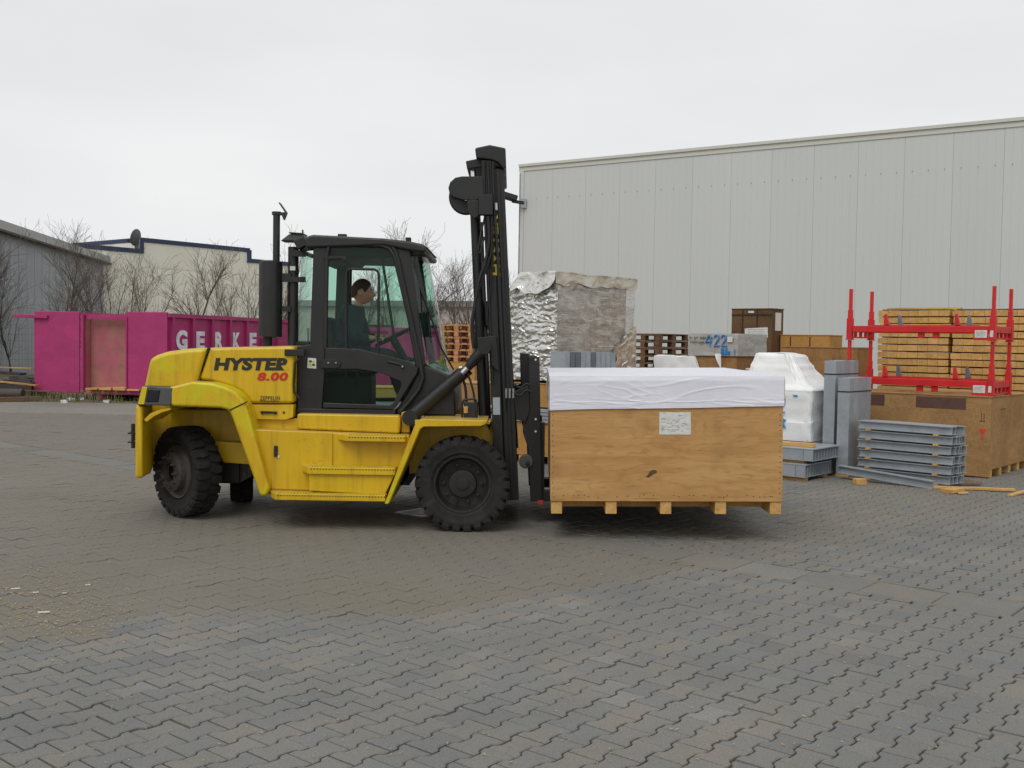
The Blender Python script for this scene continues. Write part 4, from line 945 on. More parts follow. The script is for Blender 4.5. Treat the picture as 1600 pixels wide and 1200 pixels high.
hosepath([(762,252),(764,300),(769,420)], YM-.015, .012)
hosepath([(770,252),(771,300),(776,400)], YM-.012, .011)
hosepath([(757,340),(748,385),(750,395),(757,370)], YM-.04, .008)
hosepath([(804,600),(812,606),(822,600),(828,602)], YM-.02, .010)
hosepath([(800,612),(812,618),(822,610),(830,612)], YM-.03, .010)
hosepath([(731,655),(729,630),(726,600),(716,585),(704,590)], YM-.05, .012)
hosepath([(744,655),(741,620),(733,590),(722,575)], YM-.06, .010)
for k in range(3):
    m = MB(); m.tube([at(791+k*5.5, 622, YM-.03), at(791+k*5.5, 607, YM-.03)], .011, 8); m.build('hose_fitting', 'galvanised', FL, smooth=40)
# chains
for Yq in (YM+.3, mir(YM+.3)):
    m = MB(); a, b_ = at(776, 262, YM+.3), at(806, 700, YM+.3); a.y = b_.y = Yq; m.bar(a, b_, .05, .02, (0,1,0)); m.build('lift_chain', 'rim_dark', FL)
# clutter at the foot of the mast
m = MB(); p = at(733, 640, 9.62); m.box(p.x-.05, 9.6, p.z-.08, p.x+.08, 9.7, p.z+.07); m.build('valve_block', 'black_paint', FL, .01)
hosepath([(722,652),(723,628),(733,624),(744,626),(744,652)], 9.6, .010, 'hose', 'guard_hoop')
m = MB(); p = at(728, 640, 9.58); m.lathe([(.001,-.03),(.02,-.03),(.02,.03),(.001,.03)], 10, 'Z', p); m.build('marker_lamp', 'timber_orange', FL, smooth=40)
# --- tilt cylinders
for Yq in (9.70, mir(9.70)):
    P = [at(x, y, 9.70) for x, y in ((641,652),(722,583),(719,586),(733,572),(730,575),(757,543))]
    for q in P: q.y = Yq
    m = MB(); m.tube([P[0], P[1]], .062, 20).lathe([(.001,-.07),(.07,-.07),(.07,.07),(.001,.07)], 20, 'Y', P[0]); to_ = m.build('tilt_cylinder', 'black_paint', FL, smooth=40)
    m = MB(); m.tube([P[2], P[3]], .028, 16); m.build('piston_rod', 'chrome', to_, smooth=40)
    m = MB(); m.tube([P[4], P[4].lerp(P[5], .3), P[5]], [.03, .05, .052], 14).lathe([(.001,-.05),(.06,-.05),(.06,.05),(.001,.05)], 20, 'Y', P[5]); m.build('clevis', 'mast_black', to_, smooth=40)
    m = MB(); m.tube([P[1].lerp(P[0], .06)+Vector((0,0,.07)), P[1]+Vector((0,0,.05))], .02, 8); m.build('port', 'galvanised', to_, smooth=40)
part('mast_bracket', [(745,528),(775,524),(780,580),(775,577),(768,570),(766,548),(748,552)], YM-.02, YM-.05, YM+.0, 'mast_black', .006, both=True)
# --- carriage and forks
YK = 9.86
car = part('carriage_plate', [(826,557),(843,558),(847,783),(829,784),(825,700),(817,676),(817,657),(827,640)], YK, YK, YK+.07, 'mast_black', .006, both=True)
part('load_backrest', [(813,552),(828,553),(829,640),(815,640)], YK+.28, YK+.28, YK+.36, 'mast_black', .006, both=True)
part('carriage_bar', [(828,660),(846,660),(846,690),(829,690)], YK, YK+.07, mir(YK)-.07, 'mast_black', .006)
part('carriage_bar', [(829,745),(847,745),(847,772),(830,772)], YK, YK+.07, mir(YK)-.07, 'mast_black', .006)
part('carriage_arm', [(802,612),(826,602),(828,640),(822,660),(806,655)], YK, YK-.02, YK+.03, 'mast_black', .006, both=True)
for (x, y) in ((837, 562), (837, 655), (837, 674)):
    m = MB(); m.lathe([(.001,-.006),(.010,-.005),(.010,0)], 10, 'Y', at(x, y, YK)); m.build('bolt', 'sticker_white', FL, smooth=40)
m = MB(); m.lathe([(.001,-.02),(.058,-.02),(.066,-.012),(.066,.04),(.001,.04)], 28, 'Y', at(822,721,YK)); ro = m.build('guide_roller', 'dark_grey_plastic', FL, smooth=30)
m = MB(); m.lathe([(.001,-.05),(.02,-.045),(.02,-.02)], 10, 'Y', at(824,723,YK)); m.build('roller_pin', 'rim_dark', ro, smooth=40)
fz = at(850, 783, YK).z
for Yq in (9.98, mir(9.98)-.15+.15):
    m = MB(); x0 = at(838, 780, YK).x
    m.prism([(x0, .95), (x0+.07, .95), (x0+.075, fz+.085), (x0+1.55, fz+.075), (x0+1.6, fz+.06), (x0+1.6, fz+.052), (x0+.02, fz-.01)], Yq-.075, Yq+.075); m.build('fork', 'mast_black', FL, .006)
part('fork_stop', [(840,782),(849,782),(849,787),(843,789),(840,787)], YK, YK-.01, YK+.06, 'letter_red', .003)

# ================================================================== the driver
def skin_mesh(joints, bones, sub=2, remesh=None):
    """joints: name -> (pos, radius); bones: pairs"""
    names = list(joints); me = bpy.data.meshes.new('tmp'); me.from_pydata([joints[n][0] for n in names], [(names.index(a), names.index(b)) for a, b in bones], [])
    o = bpy.data.objects.new('tmp', me); COL.objects.link(o); o.modifiers.new('s', 'SKIN')
    if not me.skin_vertices: me.skin_vertices.new()
    for i, n in enumerate(names):
        r = joints[n][1]; r = (r, r) if not isinstance(r, tuple) else r
        me.skin_vertices[0].data[i].radius = r; me.skin_vertices[0].data[i].use_root = (i == 0)
    s_ = o.modifiers.new('u', 'SUBSURF'); s_.levels = s_.render_levels = sub
    bpy.context.view_layer.update()
    res = bpy.data.meshes.new_from_object(o.evaluated_get(bpy.context.evaluated_depsgraph_get()))
    v = [p.co.copy() for p in res.vertices]; f = [tuple(p.vertices) for p in res.polygons]
    bpy.data.objects.remove(o); bpy.data.meshes.remove(res); return v, f
def remeshed(v, f, size):
    me = bpy.data.meshes.new('tmp'); me.from_pydata([tuple(p) for p in v], [], f); o = bpy.data.objects.new('tmp', me); COL.objects.link(o)
    r = o.modifiers.new('r', 'REMESH'); r.mode = 'VOXEL'; r.voxel_size = size; s_ = o.modifiers.new('m', 'SMOOTH'); s_.iterations = 1; s_.factor = .5
    bpy.context.view_layer.update(); res = bpy.data.meshes.new_from_object(o.evaluated_get(bpy.context.evaluated_depsgraph_get()))
    v = [p.co.copy() for p in res.vertices]; f = [tuple(p.vertices) for p in res.polygons]
    bpy.data.objects.remove(o); bpy.data.meshes.remove(res); return v, f
HC = at(566, 456, YC)            # head centre
px_, pz_ = -1.66, 1.50
per = thing('person', 'driver in a dark teal jacket sitting in the cab, both hands on the wheel', 'person', (px_, YC, 1.47), 0, world=True)
def J(x, y, z): return (px_+x, YC+y, z)
neck = Vector((HC.x-.055, YC, HC.z-.17))
jt = {'pel': (J(0,0,1.56), (.15,.12)), 'spine': (J(.02,0,1.72), (.14,.11)), 'chest': (J(.06,0,1.87), (.165,.12)), 'ntop': (neck, .06), 'nhead': (neck+Vector((.03,0,.07)), .055)}
bones = [('pel','spine'),('spine','chest'),('chest','ntop'),('ntop','nhead')]
hands = {}
for s_, nm in ((-1, 'r'), (1, 'l')):
    sh_ = Vector(J(.07, s_*.19, 1.955)); el_ = Vector(J(.17, s_*.27, 1.70)); a_h = -2.2 if s_ < 0 else 2.0
    hp = wm @ Vector((.18*math.cos(a_h), .18*math.sin(a_h), .03)); wr = hp+Vector((-.085, s_*.02, .015))
    jt['sh'+nm] = (sh_, .068); jt['el'+nm] = (el_, .048); jt['wr'+nm] = (wr, (.032,.026)); jt['pa'+nm] = (hp+Vector((-.03,0,.008)), (.02,.042))
    bones += [('chest','sh'+nm), ('sh'+nm,'el'+nm), ('el'+nm,'wr'+nm), ('wr'+nm,'pa'+nm)]
    hands[nm] = (hp, s_)
    hip = Vector(J(.06, s_*.1, 1.54)); kn = Vector(J(.46, s_*.15, 1.55)); an = Vector(J(.62, s_*.15, 1.1)); ft = Vector(J(.78, s_*.16, 1.04))
    jt['hip'+nm] = (hip, .085); jt['kn'+nm] = (kn, .062); jt['an'+nm] = (an, .042); jt['ft'+nm] = (ft, .035)
    bones += [('pel','hip'+nm), ('hip'+nm,'kn'+nm), ('kn'+nm,'an'+nm), ('an'+nm,'ft'+nm)]
bv, bf = skin_mesh(jt, bones)
body = MB(); body.add(bv, bf)
# fingers: four over the rim and a thumb on the side
for nm, (hp, s_) in hands.items():
    for k in range(4):
        ln = (.07, .08, .075, .06)[k]; oy = (k-1.5)*.021
        b0 = hp+Vector((-.015, oy, .012)); b1 = b0+Vector((ln*.45, 0, .008)); b2 = b1+Vector((ln*.3, 0, -.018)); b3 = b2+Vector((-.004, 0, -ln*.3))
        body.tube([b0, b1, b2, b3], [.0095,.009,.0085,.007], 8)
    t0 = hp+Vector((-.035, -s_*.03, 0)); body.tube([t0, t0+Vector((.03,-s_*.02,-.012)), t0+Vector((.055,-s_*.015,-.026))], [.011,.010,.008], 8)
# head: ellipsoid shaped with brow, nose, lips, chin and ears; faces +x
hm = MB(); rows = []
NH, NV = 56, 44
for i in range(NV+1):
    th = math.pi*i/NV; zz = math.cos(th); rr = math.sin(th); row = []
    for j in range(NH):
        a = 2*math.pi*j/NH; x, y = rr*math.cos(a), rr*math.sin(a)
        X = x*.098; Y_ = y*.076; Z = zz*.122
        if Z < 0: Y_ *= 1-.28*(-Z/.122); X *= 1-.12*(-Z/.122) if x < 0 else 1
        if x > 0 and Z < -.02: X += .012*x
        if x < 0 and Z > 0: X *= 1.08
        fy = math.exp(-(Y_/.017)**2)*(1 if x > 0 else 0)
        X += fy*(.040*math.exp(-((Z+.022)/.017)**2)+.016*math.exp(-((Z-.004)/.02)**2)+.008*math.exp(-((Z+.058)/.008)**2)+.008*math.exp(-((Z+.1)/.014)**2))
        if x > 0: X += .007*math.exp(-((Z-.026)/.012)**2) - .008*math.exp(-((Z-.006)/.01)**2)*math.exp(-((abs(Y_)-.03)/.014)**2)
        row.append(Vector((X, Y_, Z)))
    rows.append(row)
hm.grid(rows, True)
for s_ in (-1, 1): hm.lathe([(.001,-.004),(.014,-.006),(.026,-.016),(.032,-.006),(.026,.012),(.001,.012)] if s_ < 0 else [(.001,.004),(.014,.006),(.026,.016),(.032,.006),(.026,-.012),(.001,-.012)], 16, 'Y', (-.014, s_*.07, -.012))
hm.xf(Matrix.Translation(HC) @ Matrix.Rotation(R(4), 4, 'Y') @ Matrix.Rotation(R(8), 4, 'Z')); body.v += []
b_ = len(body.v); body.v += hm.v; body.f += [tuple(b_+i for i in q) for q in hm.f]
rv, rf = remeshed(body.v, body.f, .006)
bm_ = MB(); bm_.add(rv, rf); bo = bm_.build('body', 'skin', per, 0, 180)
# hair cap
hr = MB(); rows = []
for i in range(22):
    th = .70*math.pi*i/21; row = []
    for j in range(56):
        a = 2*math.pi*j/56
        aa = abs(((a+math.pi) % (2*math.pi))-math.pi); K = [(0,.30),(.6,.31),(.95,.40),(1.25,.50),(1.4,.52),(1.5,.43),(1.75,.42),(1.95,.55),(2.4,.66),(3.15,.68)]; lim = next(k0[1]+(k1[1]-k0[1])*(aa-k0[0])/(k1[0]-k0[0]) for k0, k1 in zip(K, K[1:]) if aa <= k1[0]+1e-6); t2 = min(th, lim*math.pi); x, y, z_ = math.sin(t2)*math.cos(a), math.sin(t2)*math.sin(a), math.cos(t2)
        X, Y_, Z = x*.106*(1.06 if x < 0 else 1), y*.083, z_*.131
        row.append(Vector((X, Y_, Z))*(1+.012*noise.noise((x*9, y*9, z_*9))))
    rows.append(row)
hr.grid(rows, True); hr.xf(Matrix.Translation(HC) @ Matrix.Rotation(R(4), 4, 'Y') @ Matrix.Rotation(R(8), 4, 'Z')); hr.build('hair', 'hair', per, 0, 180)
HM = Matrix.Translation(HC) @ Matrix.Rotation(R(4), 4, 'Y') @ Matrix.Rotation(R(8), 4, 'Z')
for s_ in (-1, 1):
    q = MB(); q.lathe([(.001,-.009),(.006,-.007),(.009,0),(.006,.007),(.001,.009)], 12, 'Y', (.080, s_*.034, .004)); q.xf(HM); q.build('eye', 'letter_black', per, 0, 180)
    q = MB(); q.tube([(.093, s_*.016, .024), (.088, s_*.034, .028), (.074, s_*.05, .023)], [.005,.005,.003], 8); q.xf(HM); q.build('eyebrow', 'hair', per, 0, 180)
q = MB(); q.tube([(.098, -.022, -.062), (.108, -.008, -.0605), (.108, .008, -.0605), (.098, .022, -.062)], [.002,.0045,.0045,.002], 8); q.xf(HM); q.build('lips', 'pink_worn', per, 0, 180)
# jacket: thicker skin over torso and arms
jk = {k: v for k, v in jt.items() if k[:2] in ('pe','sp','ch','sh','el','wr')}
jk = {k: (v[0], tuple(r*1.25+.018 for r in (v[1] if isinstance(v[1], tuple) else (v[1],)*2))) for k, v in jk.items()}
jk['col'] = (neck+Vector((-.012,0,.03)), (.092,.085))
jb = [b for b in bones if b[0] in jk and b[1] in jk]+[('chest','col')]
for nm in 'rl': jk['wr'+nm] = (Vector(jk['wr'+nm][0])-Vector((.02,0,0)), (.044,.04))
v_, f_ = skin_mesh(jk, jb); q = MB(); q.add(v_, f_)
for p in q.v: p += Vector((noise.noise(p*7), noise.noise(p*7+Vector((5,0,0))), noise.noise(p*7+Vector((0,9,0)))))*.014
q.build('jacket', 'jacket', per, 0, 180)
tk = {k: (v[0], tuple(r*1.15+.01 for r in (v[1] if isinstance(v[1], tuple) else (v[1],)*2))) for k, v in jt.items() if k[:2] in ('pe','hi','kn','an')}
v_, f_ = skin_mesh(tk, [b for b in bones if b[0] in tk and b[1] in tk]); q = MB(); q.add(v_, f_); q.build('trousers', 'trousers', per, 0, 180)
for nm in 'rl':
    a = Vector(jt['an'+nm][0]); f2 = Vector(jt['ft'+nm][0]); q = MB(); q.tube([a+Vector((-.03,0,-.03)), a+Vector((.03,0,-.045)), f2+Vector((.03,0,-.01)), f2+Vector((.07,0,-.015))], [.05,.055,.048,.03], 12); q.build('shoe', 'black_plastic', per, 0, 180)
# ================================================================== the crate on the forks
CA = at(860, 803, 9.05); CBx = at(1220, 803, 9.05).x
cw_ = CBx-CA.x; cd_ = 2.95
zt_, zc_, zp_ = at(860, 588, 9.05).z-CA.z, at(860, 641, 9.05).z-CA.z, at(860, 783, 9.05).z-CA.z
LC = thing('crate', 'large plywood crate with a white sheet over its top, lifted on the forks', 'crate', CA, 0)
LC.rotation_euler = (0, R(-1.0), R(-1.5))
m = MB(); m.box(0, 0, zp_, cw_, .018, zt_-.01); m.build('side_panel', 'plywood', LC, .002)
m = MB(); m.box(0, cd_-.018, zp_, cw_, cd_, zt_-.01); m.build('side_panel', 'plywood', LC, .002)
m = MB(); m.box(0, .02, zp_, .018, cd_-.02, zt_-.01); m.build('end_panel', 'plywood', LC, .002)
m = MB(); m.box(cw_-.018, .02, zp_, cw_, cd_-.02, zt_-.01); m.build('end_panel', 'plywood', LC, .002)
m = MB(); m.box(.02, .02, zp_, cw_-.02, cd_-.02, zp_+.03); m.build('floor', 'timber', LC)
for k in range(5):
    x = .006+k*(cw_-.108)/4; m = MB(); m.box(x, .012, 0, x+.095, cd_-.012, zp_-.002); m.build('runner', 'timber_orange', LC, .003)
for y in (.3, 1.4, cd_-.5):
    for k in range(4):
        x = .006+k*(cw_-.108)/4+.0965; m = MB(); m.box(x, y, .02, x+(cw_-.108)/4-.098, y+.12, zp_-.004); m.build('skid_board', 'timber_orange', LC)
# nails along the panel edge
m = MB()
for k in range(46):
    if rng.random() < .4: continue
    x = .03+k*(cw_-.06)/45+rng.uniform(-.015,.015); m.lathe([(.005,.001),(.0045,-.0015),(.0003,-.0015)], 6, 'Y', (x+rng.uniform(-.008,.008), 0, zp_+.045+rng.uniform(-.012,.012)))
for k in range(16):
    for x in (.022, cw_-.022): m.lathe([(.005,.001),(.0045,-.0015),(.0003,-.0015)], 6, 'Y', (x+rng.uniform(-.004,.004), 0, zp_+.07+k*.045))
o = m.build('nail_row', 'letter_black', LC); o['kind'] = 'stuff'
# a knot and a few smudges as dark inlays
m = MB(); kx, kz = (1018-860)/362*cw_, (783-740)*9.05/1650+zp_
m.add([(kx+a*.001, -.0012, kz+b*.001) for a, b in ((-52,-28),(-20,-30),(10,-8),(48,14),(44,32),(6,36),(-18,20),(-22,4))], [tuple(range(8))]); m.build('knot', 'osb_dark', LC)
# white sheet: wavy skirt around the top
def fold(v): return max(0, 1-abs(v)*5.5)
def wav(x, z): return .002*noise.noise((x*2.0, z*5, 1))+.0035*fold(noise.noise((x*1.3+z*1.6, z*8-x*.9, 4)))*max(0, .35+noise.noise((x*1.1, z*3, 8)))+.0035*fold(noise.noise((x*4.2, z*17+x*.6, 17)))*max(0, .3+noise.noise((x*2, z*4, 28)))+.004*fold(noise.noise((x*2.5, z*30, 47)))*max(0, 1-abs(z-zc_-.07)/.04)
NXc, NZc = 260, 60; rows = []
for i in range(NZc):
    t = i/(NZc-1); row = []
    for j in range(NXc):
        u = j/(NXc-1); x = -.008+u*(cw_+.016)
        low = zc_+.012*noise.noise((x*1.2, 0, 3))+(.035*(u) if False else 0)+.038*u
        z = (zt_+.004)*(1-t)+low*t; edge = min(1, t*7)
        row.append(Vector((x, -.006-edge*(wav(x, z)+.008), z)))
    rows.append(row)
sh_ = MB(); sh_.grid(rows)
rows2 = []
for i in range(50):
    t = i/49; rows2.append([Vector((-.008+j/59*(cw_+.016), -.006+t*(cd_+.012), zt_+.004+(.0 if i in (0,49) else .006*noise.noise((j*.25, t*14, 2))+.004*noise.noise((j*.8, t*4, 6))))) for j in range(60)])
sh_.grid(rows2)
for X_, sg in ((-.008, -1), (cw_+.008, 1)):
    rows3 = []
    for i in range(16):
        t = i/15; rows3.append([Vector((X_+sg*min(1, t*6)*(.006+.009*noise.noise((k*.35, t*3, sg))), -.006+k/59*(cd_+.012), (zt_+.004)*(1-t)+(zc_+(.038 if sg > 0 else 0))*t)) for k in range(60)])
    sh_.grid(rows3)
sheet = sh_.build('top_sheet', 'tarp_white', LC, 0, 60, fix=False)
# delivery note
nx0, nx1 = (1030-860)/362*cw_, (1079-860)/362*cw_; nz0, nz1 = zp_+(783-678)*9.05/1650, zp_+(783-643)*9.05/1650
m = MB(); m.box(nx0, -.003, nz0, nx1, -.0005, nz1); note = m.build('delivery_note', 'sticker_white', LC)
for k in range(15):
    zz = nz1-.02-k*.011
    if zz < nz0+.02: break
    m = MB(); x = nx0+.015+(.12 if k in (0, 1) else 0)
    while x < nx1-.03:
        ln = rng.uniform(.008, .04); 
        if rng.random() < (.5 if k > 4 else .35): m.box(x, -.0036, zz, min(x+ln, nx1-.02), -.0031, zz+.0035)
        x += ln+rng.uniform(.004, .02)
    if m.v: m.build('print_line', 'letter_grey', note, fix=False)
# ================================================================== goods along the warehouse
YAW = R(-40); XH = Vector((math.cos(YAW), math.sin(YAW), 0)); YH = Vector((-math.sin(YAW), math.cos(YAW), 0))
def P3(px, Y): 
    p = at(px, 535, Y); return Vector((p.x, Y, 0))
def crate(name, label, cat, C, w, d, z0, z1, mat, feet=True, rot=YAW, trim=None, group=None, runx=False):
    t = thing(name, label, cat, (C.x, C.y, z0), rot, group); h = z1-z0; f = .11 if feet else 0
    m = MB(); m.box(-w, 0, .015 if runx else f, 0, .018, h); m.build('side_panel', mat, t, .003)
    m = MB(); m.box(-w, d-.018, f, 0, d, h); m.build('side_panel', mat, t, .003)
    m = MB(); m.box(-.018, .0185, f, 0, d-.0185, h); m.build('end_panel', mat, t, .003)
    m = MB(); m.box(-w, .0185, f, -w+.018, d-.0185, h); m.build('end_panel', mat, t, .003)
    m = MB(); m.box(-w-.01, -.01, h+.001, .01, d+.01, h+.019); m.build('lid', mat, t, .003)
    if feet and runx:
        for k in range(5):
            y = .12+k*(d-.24)/4; m = MB(); m.box(-w+.01, y-.05, 0, -.01, y+.05, f-.002); m.build('runner', trim or 'timber', t, .003)
    elif feet:
        n = max(2, int(w/.55)+1)
        for k in range(n):
            x = -w+.002+k*(w-.1)/(n-1); m = MB(); m.box(x, .01, 0, x+.095, d-.01, f-.002); m.build('runner', trim or 'timber', t, .003)
    return t
# big plywood crate under the red racks
CB = gp(1545, 748)
bc = crate('crate', 'big brown plywood crate with brown plates and a red glass mark, under the red racks', 'crate', CB, 1.95, 2.0, 0, 1.07, 'osb_tan', runx=True)
for x0, x1 in ((-1.95, -1.42), (-.98, -.32)):
    m = MB(); m.box(x0, -.006, .9, x1, -.0005, 1.05); m.build('brown_plate', 'metal_plate_brown', bc)
m = MB(); zz = .58
gl = [(-.03,.06),(.03,.06),(.028,.03),(.012,.008),(.006,.002),(.006,-.035),(.022,-.042),(.022,-.05),(-.022,-.05),(-.022,-.042),(-.006,-.035),(-.006,.002),(-.012,.008),(-.028,.03)]
m.prism([(-.1+a*1.3, zz+b*1.3) for a, b in gl], -.003, -.0004); m.build('glass_mark', 'sign_red', bc)
for x in (-.12, -.085):
    m = MB(); m.prism([(x-.004,.76),(x+.004,.76),(x+.004,.86),(x-.004,.86)], -.002, -.0004); m.build('arrow_mark', 'letter_black', bc)
m = MB(); m.prism([(-.14,.75),(-.065,.75),(-.065,.757),(-.14,.757)], -.002, -.0004); m.build('arrow_mark', 'letter_black', bc)
m = MB(); m.box(.0004, .5, .78, .0022, .508, .9).box(.0004, .6, .78, .0022, .608, .9).box(.0004, .44, .9, .0022, .68, .907); m.build('arrow_mark', 'letter_black', bc)
# red stacking racks
RC = CB+XH*.0+YH*.06+Vector((0,0,1.092)); 
def rack(z, label, first=None):
    t = thing('stacking_rack', label, 'rack', RC+Vector((0,0,z)), YAW, 'red stacking racks')
    W, D = 2.02, .86
    for x, y in ((-.035,.035),(-W+.035,.035),(-.035,D-.035),(-W+.035,D-.035)):
        m = MB(); m.box(x-.04, y-.04, 0, x+.04, y+.04, .30); po = m.build('post', 'red_paint', t, .006)
        m = MB(); m.box(x-.03, y-.03, .301, x+.03, y+.03, .42); m.build('post_sleeve', 'red_paint', po, .006)
        m = MB(); m.box(x-.022, y-.022, .421, x+.022, y+.022, .72); m.build('post_tip', 'red_paint', po, .005)
        m = MB(); m.box(x-.05, y-.05, -.012, x+.05, y+.05, -.001); m.build('foot', 'red_paint', po)
    for y in (.035, D-.035):
        m = MB(); m.box(-W+.077, y-.03, .1, -.077, y+.03, .19); m.build('long_beam', 'red_paint', t, .006)
    for x in (-.035, -W+.035):
        m = MB(); m.box(x-.03, .077, .1, x+.03, D-.077, .19); m.build('end_beam', 'red_paint', t, .006)
        m = MB(); m.box(x-.02, .077, .015, x+.02, D-.077, .035); m.build('end_rail', 'red_paint', t)
        for k in range(3): m = MB(); m.box(x-.018, .22+k*.19, .036, x+.018, .26+k*.19, .099); m.build('spacer', 'red_paint', t)
    for x in (-.72, -1.32):
        m = MB(); m.box(x-.03, .066, .11, x+.03, D-.066, .17); m.build('cross_beam', 'red_paint', t)
    for y in (.16, D-.2):
        m = MB(); m.box(-W+.3, y, .171, -.25, y+.05, .205); m.build('rail', 'red_paint', t)
    for x in (-.48, -1.45):
        for y, mt in ((.14, 'red_paint'), (D-.18, 'steel_dark')):
            m = MB(); m.prism([(x-.09, .206), (x-.015, .206), (x-.055, .36), (x-.085, .36)], y, y+.05); m.build('lug', mt, t, .004)
    for x in (-.78, -.98):
        m = MB(); m.box(x-.04, .04, .02, x+.04, .09, .099); m.build('fork_pocket', 'red_paint', t, .004)
    m = MB(); m.box(-.27, -.0, .0, -.08, .004, .155); pl = m.build('sign_plate', 'red_paint', t)
    m = MB(); m.box(-.255, -.004, .035, -.1, -.001, .135); pw = m.build('paper_label', 'sticker_white', t)
    for k in range(5):
        m = MB(); m.box(-.245+(.07 if k == 0 else 0), -.0046, .12-k*.016, -.115-(0 if k % 2 else .03), -.0041, .124-k*.016); m.build('print_line', 'letter_grey', pw, fix=False)
    m = MB(); m.box(-.06, -.0095, .045, -.02, -.006, .13); m.build('paper_label', 'sticker_white', t)
    return t
rack(.0, 'lower red steel stacking rack standing on the big plywood crate')
rack(.735, 'upper red steel stacking rack with posts free at the top')
# timber panel stacks
ORD = ['topmost','second','third','fourth','fifth','sixth','seventh','eighth','ninth','tenth','eleventh','twelfth','thirteenth','fourteenth','fifteenth','sixteenth','seventeenth','eighteenth','nineteenth','twentieth']
def timber_stack(C, n, w, d, label, seed, z0=.14, ptch=.114):
    r = random.Random(seed); z = z0
    m = MB()
    pt = thing('pallet', 'wooden pallet at the foot of the timber stack '+label, 'pallet', (C.x, C.y, 0), YAW, 'pallets under timber')
    for k in range(3):
        m = MB(); m.box(-w+.02+k*(w-.14)/2, .02, .022, -w+.12+k*(w-.14)/2, d-.02, .1); m.build('block', 'pallet_wood', pt)
    m = MB(); m.box(-w+.02, .02, 0, -.02, d-.02, .021); m.build('base_board', 'pallet_wood', pt)
    m = MB(); m.box(-w+.02, .02, .101, -.02, d-.02, .135); m.build('deck', 'pallet_wood', pt)
    for k in range(n):
        dx, dy, ra = r.uniform(-.018,.018), r.uniform(-.018,.018), r.uniform(-.012,.012)
        p = C+XH*dx+YH*dy; hh = r.uniform(.094, .1)
        t = thing('timber_bundle', ORD[n-1-k]+' timber bundle from the top in the stack '+label, 'timber bundle', (p.x, p.y, z), YAW+ra, 'timber bundles '+label)
        nb = 7
        for q in range(nb):
            wq = w/nb; m = MB(); e = r.uniform(0, .006); m.box(-w+q*wq+.002, e, .0, -w+(q+1)*wq-.002, d-e, hh-r.uniform(0,.006)); m.build('board', 'timber_orange', t)
        gp_ = r.uniform(.013, .02); m = MB(); m.box(-w+.05, .06, hh+.0005, -.05, d-.06, hh+gp_-.0008); m.build('gap_shade_filler', 'rubbish_dark', t)  # dark inset slab added so the gap above each bundle looks shaded
        z += hh+gp_
        if k in (n//3,): 
            for q in (.15, .85):
                s_ = C+XH*(-w*q); m = MB(); m.box(-.05,.02,0,.05,d-.02,.045); o = m.build('spacer_batten', 'timber'); o.location = (s_.x, s_.y, z-.008); o.rotation_euler = (0,0,YAW); o.location += YH*(.02); o.location = s_+Vector((0,0,z-.008))
                for v_ in o.data.vertices: v_.co += Vector((0, d/2, 0))
                tag(o, 'short batten lying between bundles of the stack '+label, 'batten', 'battens '+label)
            z += .04
    return z
TLc = CB+XH*-1.42+YH*2.72; TRc = CB+XH*-.24+YH*2.66; T3c = CB+XH*.95+YH*2.7
z = timber_stack(TLc, 19, 1.15, .85, 'left of the tall red posts', 1)
m = MB(); m.box(-1.05, .03, 0, .12, .16, .03); o = m.build('loose_board', 'timber'); tag(o, 'single pale board lying on top of the left timber stack', 'board'); o.location = TLc+XH*-.5+YH*.25+Vector((0,0,z)); o.rotation_euler = (0,0,YAW+.05)
timber_stack(TRc, 19, 1.13, .85, 'behind the right red posts', 2)
timber_stack(T3c, 18, 1.1, .85, 'at the right edge of the photo', 3)
# brown crates behind the white wrapped machine
crate('crate', 'tall brown chipboard crate between the white wrapped machine and the timber', 'crate', P3(1340, 16.5), 1.27, .62, 0, 1.69, 'osb_brown')
oc = crate('crate', 'orange plywood crate with dark edge battens behind the brown chipboard crate', 'crate', P3(1296, 20.0), 1.0, .6, 0, 1.92, 'osb_orange')
for x in (-.4, -.8): 
    m = MB(); m.box(x, -.006, .12, x+.02, -.0005, 1.9); m.build('strap', 'strap_black', oc)
dcC = P3(1205, 20.4)
crate('crate', 'plain brown crate carrying the dark strapped crate', 'crate', dcC+YH*-.02, .95, .62, 0, 1.54, 'osb_brown')
dc = crate('crate', 'dark wooden crate with black straps, white papers and a red band', 'crate', dcC, .86, .5, 1.56, 2.42, 'osb_dark', False)
for x in (-.62, -.31):
    m = MB(); m.box(x-.012, -.006, 0, x+.012, -.0006, .86); m.build('strap', 'strap_black', dc)
m = MB(); m.box(-.86, -.009, .74, 0, -.0065, .765); m.build('strap', 'strap_black', dc)
m = MB(); m.box(-.86, -.004, .0, -.28, -.0007, .27); m.build('red_band', 'red_stain', dc)
m = MB(); m.box(-.56, -.0125, .3, -.07, -.0095, .5); m.xf(Matrix.Translation((-.3,0,.4)) @ Matrix.Rotation(R(-3), 4, 'Y') @ Matrix.Translation((.3,0,-.4))); pp = m.build('paper_label', 'sticker_white', dc)
for k in range(5): m = MB(); m.box(-.5, -.0135, .46-k*.032, -.15, -.0128, .465-k*.032); m.build('print_line', 'letter_grey', pp, fix=False)
m = MB(); m.box(-.5, -.004, .79, -.38, -.0008, .83); m.build('paper_label', 'sticker_white', dc)
m = MB(); m.box(.0008, .15, .45, .004, .4, .8); m.build('paper_label', 'sticker_white', dc)
